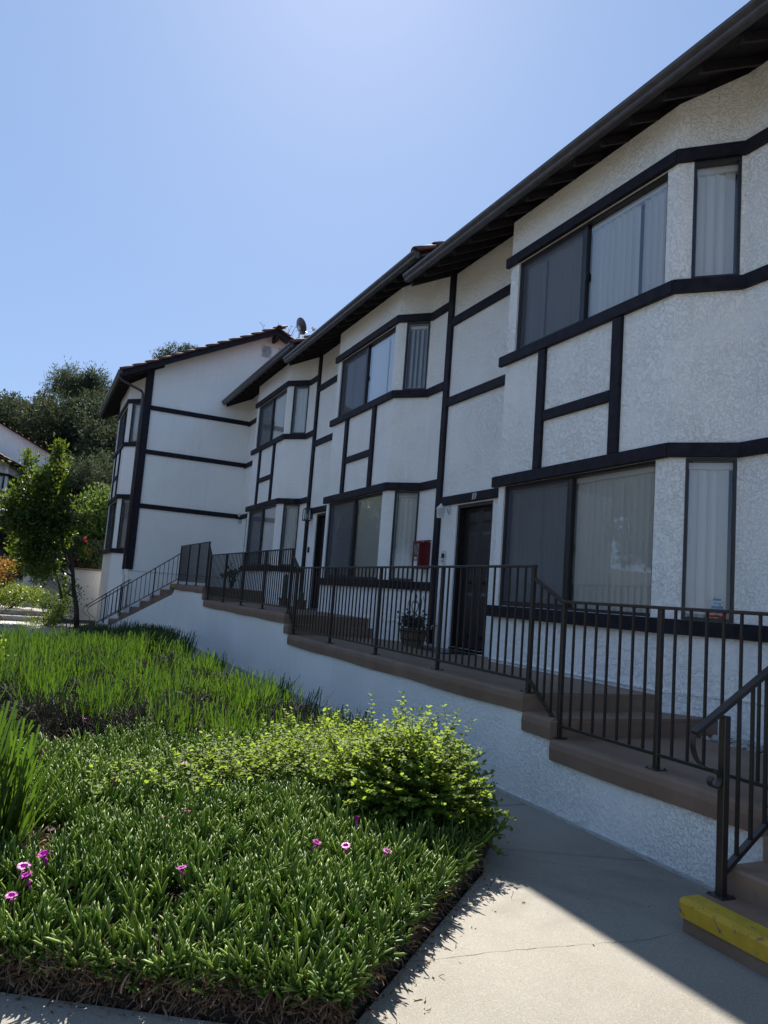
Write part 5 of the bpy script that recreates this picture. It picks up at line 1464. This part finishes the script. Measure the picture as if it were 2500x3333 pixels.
def lantern_black():
    t = thing('wall_lamp', 'black box lantern with clear glass hung left of door 9', 'wall lamp', (-11.27, 0, 0.20))
    m = MB(); m.box(-.05, .05, -.015, 0, -.20, .04, .004); part('mounting_plate', m, 'black_plastic', t)
    m = MB(); m.tube([(0, -.01, .04), (0, -.08, .07), (0, -.13, .05)], .008, 6); part('arm', m, 'black_plastic', t)
    m = MB(); w = .075; yc = -.13
    m.add([(-w, yc - w, 0), (w, yc - w, 0), (w, yc + w, 0), (-w, yc + w, 0), (-.02, yc - .02, .06), (.02, yc - .02, .06), (.02, yc + .02, .06), (-.02, yc + .02, .06)], [(0, 1, 5, 4), (1, 2, 6, 5), (2, 3, 7, 6), (3, 0, 4, 7), (4, 5, 6, 7), (3, 2, 1, 0)])
    m.lathe([(.008, .06), (.012, .075), (.003, .09)], (0, yc, 0), 8)
    part('lamp_cap', m, 'black_plastic', t)
    m = MB()
    for a in (-1, 1):
        for b in (-1, 1): m.box(a * .068 - .006, a * .068 + .006, yc + b * .068 - .006, yc + b * .068 + .006, -.24, 0)
    m.box(-.075, .075, yc - .075, yc + .075, -.255, -.24, .003)
    for s in (-1, 1): m.box(-.062, .062, yc + s * .068 - .005, yc + s * .068 + .005, -.24, -.225); m.box(s * .068 - .005, s * .068 + .005, yc - .062, yc + .062, -.24, -.225)
    part('cage', m, 'black_plastic', t)
    m = MB()
    for s in (-1, 1): m.quad((-.062, yc + s * .066, -.22), (.062, yc + s * .066, -.22), (.062, yc + s * .066, 0), (-.062, yc + s * .066, 0)); m.quad((s * .066, yc - .062, -.22), (s * .066, yc + .062, -.22), (s * .066, yc + .062, 0), (s * .066, yc - .062, 0))
    part('pane', m, 'glass', t)
    m = MB(); m.lathe([(.012, -.24), (.012, -.19), (.028, -.14), (.022, -.09), (.005, -.08)], (0, yc, 0), 10); part('bulb', m, 'frosted', t, smooth=True)
lantern_black()
t = thing('wall_lamp', 'white globe lamp under a dark cap in the inner corner by the far door', 'wall lamp', (-17.62, -0.03, 0.37))
m = MB(); m.box(-.05, .10, -.06, .06, .0, .05, .006); part('lamp_cap', m, 'black_plastic', t)
m = MB(); m.lathe([(.002, -.125), (.04, -.11), (.065, -.06), (.06, -.015), (.04, 0.0)], (.04, 0, 0), 14); part('globe', m, 'frosted', t, smooth=True)
t = thing('wall_sensor', 'small white sensor on the timber above the globe lamp', 'sensor', (-17.60, -0.08, 0.50))
m = MB(); m.box(-.03, .05, -.03, .03, -.035, .04, .006); part('sensor_body', m, 'white_metal', t)
m = MB(); m.lathe([(.002, -.06), (.022, -.05), (.024, -.035)], (.01, 0, 0), 10); part('lens', m, 'frosted', t)

def doorbell(name, label, x, y, z, plate=True):
    t = thing(name, label, 'doorbell', (x, y, z))
    if plate:
        m = MB(); pts = []
        for k in range(24):
            a = 2 * PI * k / 24; sx = math.copysign(abs(math.cos(a)) ** .35, math.cos(a)); sz = math.copysign(abs(math.sin(a)) ** .35, math.sin(a)); pts.append((sx * .065, sz * .11))
        m.prism(pts, 'y', -.012, 0.0); part('back_plate', m, 'white_metal', t)
    m = MB(); m.box(-.03, .03, -.036, -.012 if plate else 0, -.062, -.002, .004); part('bell_face', m, 'steel' if plate else 'black_plastic', t)
    m = MB(); m.box(-.03, .03, -.0365, -.012 if plate else 0, -.001, .062, .004); part('camera_face', m, 'black_plastic', t)
    m = MB(); m.tube([(0, -.036, -.03), (0, -.040, -.03)], .014, 12); part('button', m, 'white_metal' if plate else 'black_plastic', t)
    m = MB(); m.tube([(0, -.036, .035), (0, -.041, .035)], .008, 10); part('lens', m, 'steel', t)
doorbell('doorbell', 'video doorbell on a white rounded plate left of door 10', -5.19, 0, -0.955)
doorbell('doorbell', 'slim black doorbell on the wall left of door 9', -11.28, 0, -0.69, plate=False)

t = thing('extinguisher_cabinet', 'red fire extinguisher cabinet with a glass front between corner window and post', 'cabinet', (-5.735, 0, -0.70))
m = MB()
m.box(.075, .11, -.19, -.002, -.42, -.012, .002); m.box(-.11, -.10, -.19, -.002, -.42, -.012); m.box(-.10, .075, -.012, -.002, -.42, -.012); m.box(-.11, .11, -.19, -.002, -.432, -.42)
m.add([(-.118, -.205, -.012), (.118, -.205, -.012), (.118, 0, .018), (-.118, 0, .018), (-.118, -.205, 0.0), (.118, -.205, 0.0), (.118, 0, .032), (-.118, 0, .032)], [(0, 3, 2, 1), (4, 5, 6, 7), (0, 1, 5, 4), (1, 2, 6, 5), (3, 0, 4, 7), (2, 3, 7, 6)])
part('cabinet_body', m, 'red_metal', t)
m = MB(); m.box(-.11, .11, -.20, -.191, -.432, -.40); m.box(-.11, .11, -.20, -.191, -.04, -.013); m.box(-.11, -.085, -.20, -.191, -.40, -.04); m.box(.085, .11, -.20, -.191, -.40, -.04); part('door_frame', m, 'red_metal', t)
m = MB(); m.quad((-.085, -.195, -.40), (.085, -.195, -.40), (.085, -.195, -.04), (-.085, -.195, -.04)); part('pane', m, 'glass', t)
m = MB(); m.box(-.05, .06, -.197, -.1955, -.30, -.22); part('sticker', m, 'red_metal', t)
m = MB(); m.box(-.035, .045, -.1985, -.1975, -.29, -.25); m.box(-.05, .06, -.197, -.1955, -.39, -.31); part('sticker', m, 'white_metal', t)
t = thing('fire_extinguisher', 'extinguisher standing inside the red cabinet, with a pale hose loop', 'extinguisher', (-5.745, -0.10, -1.115))
m = MB(); m.lathe([(.01, 0), (.045, .005), (.048, .02), (.048, .22), (.03, .26), (.015, .28)], n=14); part('cylinder', m, 'red_metal', t, smooth=True)
m = MB(); m.box(-.012, .05, -.012, .012, .27, .31); m.tube([(0, -.03, .30), (-.03, -.05, .35), (.01, -.055, .38), (.03, -.05, .30), (-.01, -.052, .22), (-.03, -.052, .14)], .007, 7); part('valve', m, 'white_metal', t)

t = thing('security_camera', 'small black camera under the timber at the top of the corner house narrow window', 'camera', (-12.13, -0.17, 0.46))
m = MB(); m.box(-.05, .05, -.07, .03, -.03, .03, .006); part('camera_body', m, 'black_plastic', t)
m = MB(); m.tube([(0, -.07, 0), (0, -.09, 0)], .02, 10); part('lens', m, 'black_plastic', t)

t = thing('hose_tap', 'outdoor hose tap on the white wall left of door 10', 'tap', (-5.28, 0, -1.98))
m = MB(); m.tube([(0, 0, 0), (0, -.07, 0), (0, -.09, -.03), (0, -.09, -.06)], .013, 8); part('spout', m, 'brass', t)
m = MB(); m.tube([(0, -.055, .01), (0, -.055, .05)], .006, 6); m.lathe([(.004, .05), (.028, .052), (.028, .06), (.004, .062)], (0, -.055, 0), 10); part('handle', m, 'red_metal', t)

# dry planter with heart trellis
t = thing('barrel_planter', 'wooden half-barrel planter with dried flowers and a wire heart trellis', 'planter', (-5.33, -0.36, -2.29))
vs = [];
for k in range(14):
    a = 2 * PI * k / 14; a2 = 2 * PI * (k + .88) / 14
    m = MB()
    q = []
    for (r, z) in ((.165, .02), (.195, .14), (.205, .24)):
        for aa in (a, a2): q += [(math.cos(aa) * r, math.sin(aa) * r, z), (math.cos(aa) * (r - .015), math.sin(aa) * (r - .015), z)]
    m.add(q, [(0, 2, 6, 4), (4, 6, 10, 8), (1, 5, 7, 3), (5, 9, 11, 7), (8, 10, 11, 9), (0, 4, 5, 1), (4, 8, 9, 5), (2, 3, 7, 6), (6, 7, 11, 10)])
    part('stave', m, 'wood_tub', t)
for (r, z) in ((.186, .08), (.205, .20)):
    m = MB(); m.lathe([(r, z), (r + .004, z), (r + .006, z + .022), (r + .002, z + .022)], n=24); part('hoop', m, 'rail_dark', t)
m = MB(); m.lathe([(.19, .20), (.01, .22)], n=14); part('soil', m, 'soil', t)
m = MB()
pts = []
for k in range(41):
    a = PI + 2 * PI * k / 40; pts.append((0.0 + .105 * math.sin(a) ** 3, 0.0, .56 + .11 * (13 * math.cos(a) - 5 * math.cos(2 * a) - 2 * math.cos(3 * a) - math.cos(4 * a)) / 14))
m.tube(pts, .008, 5, cap=False)
m.tube([(0, 0, .2), (0, 0, .46)], .006, 5)
for s in (-1, 1):
    m.tube([(s * .04, 0, .2), (s * .17, 0, .45), (s * .20, 0, .65), (s * .12, 0, .82), (0, 0, .86)], .008, 5)
    m.tube([(s * .10, .02, .2), (s * .25, .02, .42), (s * .27, .02, .60), (s * .2, .02, .74)], .004, 5)
for k in range(5): m.tube([(0.02 * k - .04, 0, .62), (.03 * math.sin(k), .01, .70 + .02 * k), (-.02 * k + .03, 0, .76)], .004, 5)
part('trellis', m, 'rail_dark', t)
k = 520
p2 = np.stack([rng.normal(-.03, .12, k), rng.normal(0, .09, k), .27 + np.abs(rng.normal(0, .08, k))], 1)
tag(link('dried_flowers', leaf_obj('dried_flowers', p2, rng.normal(0, 1, (k, 3)) + np.array([0, 0, .5]), np.full(k, .05), 'dead_stem', wide=.8), t), kind='stuff')
CACHE_fl = [(-.20, .0, .30), (-.22, -.05, .36), (-.05, -.08, .38), (.06, -.05, .34), (-.12, -.10, .22)]
for p in CACHE_fl: part('dried_bloom', lambda: (lambda mm: (mm.lathe([(.01, -.02), (.035, -.01), (.04, .01), (.012, .025)], n=8), mm)[1])(MB()), 'dry_leaf', t, p, key='bloom')

def cactus(x, y, zf, cols, label):
    t = thing('potted_cactus', label, 'cactus', (x, y, zf))
    m = MB(); m.lathe([(.09, 0), (.12, .16), (.13, .16), (.13, .19), (.115, .19), (.11, .17), (.01, .17)], n=16); part('pot', m, 'wood_tub', t, smooth=False)
    for (dx, dy, h, r) in cols:
        m = MB(); prof = [(r * .9, .16), (r, .3), (r, h - .06), (r * .7, h - .02), (.005, h)]
        n = 14; V = []; F = []
        for (rr, z) in prof:
            for k in range(n): f = 1.0 if k % 2 else .78; V.append((dx + rr * f * math.cos(2 * PI * k / n), dy + rr * f * math.sin(2 * PI * k / n), z))
        for i in range(len(prof) - 1):
            for k in range(n): F.append((i * n + k, i * n + (k + 1) % n, (i + 1) * n + (k + 1) % n, (i + 1) * n + k))
        m.add(V, F); part('cactus_column', m, 'cactus_green', t)
cactus(-11.05, -.55, -1.985, [(0, 0, .72, .045), (-.12, .02, .48, .04)], 'tall two-column cactus in a pot beyond the railing by the corner house')
cactus(-9.95, -.55, -1.985, [(0, 0, .36, .06)], 'short stout cactus in a pot beyond the railing, beside the tall one')
shrub('potted_plant', 'small leafy pot plant on the landing beside the corner house door', 'plant', (-15.6, -.6, -1.69), rl_(4, .1, .1, .06, .36, .12), 260, .08, 'strap_dark')
t = thing('door_mat', 'dark door mat lying in front of door 10', 'door mat', (-4.45, -0.33, -2.29))
m = MB(); m.box(-.42, .42, -.26, .26, .001, .016, .004); part('mat_pad', m, 'black_plastic', t)
t = thing('window_sign', 'small white sign reading ring inside the right narrow lower window', 'sign', (-0.12, -0.16, -1.44))

# sign boards inside the narrow lower window of house 10
ang = math.atan2(DB, -XB)
t.rotation_euler = (0, 0, ang)
t.location = (XB + math.cos(ang) * .44 + math.sin(ang) * -.035, -DB + math.sin(ang) * .44 + math.cos(ang) * .035, -1.44)
m = MB(); m.box(-.045, .045, -.002, .002, -.022, .022, .002); part('sign_board', m, 'white_metal', t)
m = MB(); m.box(-.045, .045, -.0022, .0018, -.045, -.024, .001); part('sign_band', m, 'blue_print', t)
m = MB(); m.box(-.03, .03, -.0022, .0018, .024, .04, .001); part('sign_band', m, 'blue_print', t)
def text_mesh(s, size, mat):
    cu = bpy.data.curves.new('lettering', 'FONT'); cu.body = s; cu.size = size; cu.align_x = 'CENTER'; cu.align_y = 'CENTER'; cu.extrude = 0.0005; cu.resolution_u = 3
    ob = bpy.data.objects.new('lettering', cu); COL.objects.link(ob)
    dg = bpy.context.evaluated_depsgraph_get(); me = bpy.data.meshes.new_from_object(ob.evaluated_get(dg))
    bpy.data.objects.remove(ob); me.materials.clear(); me.materials.append(MT[mat]); return me
try:
    o = link('lettering', text_mesh('ring', .042, 'frame_dark'), t, (0, -.003, .0)); o.rotation_euler = (PI / 2, 0, 0)
except Exception as ex: print('text failed', ex)
t = thing('orange_box', 'small orange box on the inner sill under the ring sign', 'box')
t.rotation_euler = (0, 0, ang); t.location = (XB + math.cos(ang) * .44 - math.sin(ang) * .075, -DB + math.sin(ang) * .44 + math.cos(ang) * .075, -1.56)
m = MB(); m.box(-.085, .085, -.02, .02, -.02, .06, .006); part('box_body', m, 'orange_plastic', t)
m = MB(); m.tube([(0, -.021, .02), (0, -.023, .02)], .02, 12); part('emblem', m, 'black_plastic', t)

# satellite dish on the far roof
t = thing('satellite_dish', 'dark satellite dish with its receiver arm on the far roof edge', 'satellite dish', (-13.3, -0.07, 4.6))
m = MB(); nr_, nt_ = 6, 22; V = []; F = []
for i in range(nr_ + 1):
    r = i / nr_
    for k in range(nt_): a = 2 * PI * k / nt_; V.append((.25 * r * math.cos(a), .22 * r * math.sin(a), .07 * r * r))
for i in range(nr_):
    for k in range(nt_): F.append((i * nt_ + k, i * nt_ + (k + 1) % nt_, (i + 1) * nt_ + (k + 1) % nt_, (i + 1) * nt_ + k))
o2 = len(V); V2_ = [(v[0], v[1], v[2] - .008) for v in V]; m.add(V + V2_, F + [tuple(i + o2 for i in f)[::-1] for f in F])
ax = Vector((-.10, .86, .42)).normalized()
o = part('reflector', m, 'gutter_dark', t, (0, 0, .50), smooth=True); o.rotation_mode = 'QUATERNION'; o.rotation_quaternion = ax.to_track_quat('Z', 'Y')
m = MB(); m.tube([(0, .02, -.6), (0, .02, .40), (0, -.02, .48)], .02, 8); m.box(-.05, .05, -.03, .04, .40, .52, .01); part('mast', m, 'steel', t)
m = MB(); m.tube([(0, 0, .36), (0, .22, .40), (0, .40, .50)], .010, 6); part('receiver_arm', m, 'steel', t)
m = MB(); m.tube([(0, .38, .53), (0, .34, .56)], .03, 10); m.box(-.08, .08, .38, .43, .49, .53, .008); part('receiver', m, 'white_metal', t)
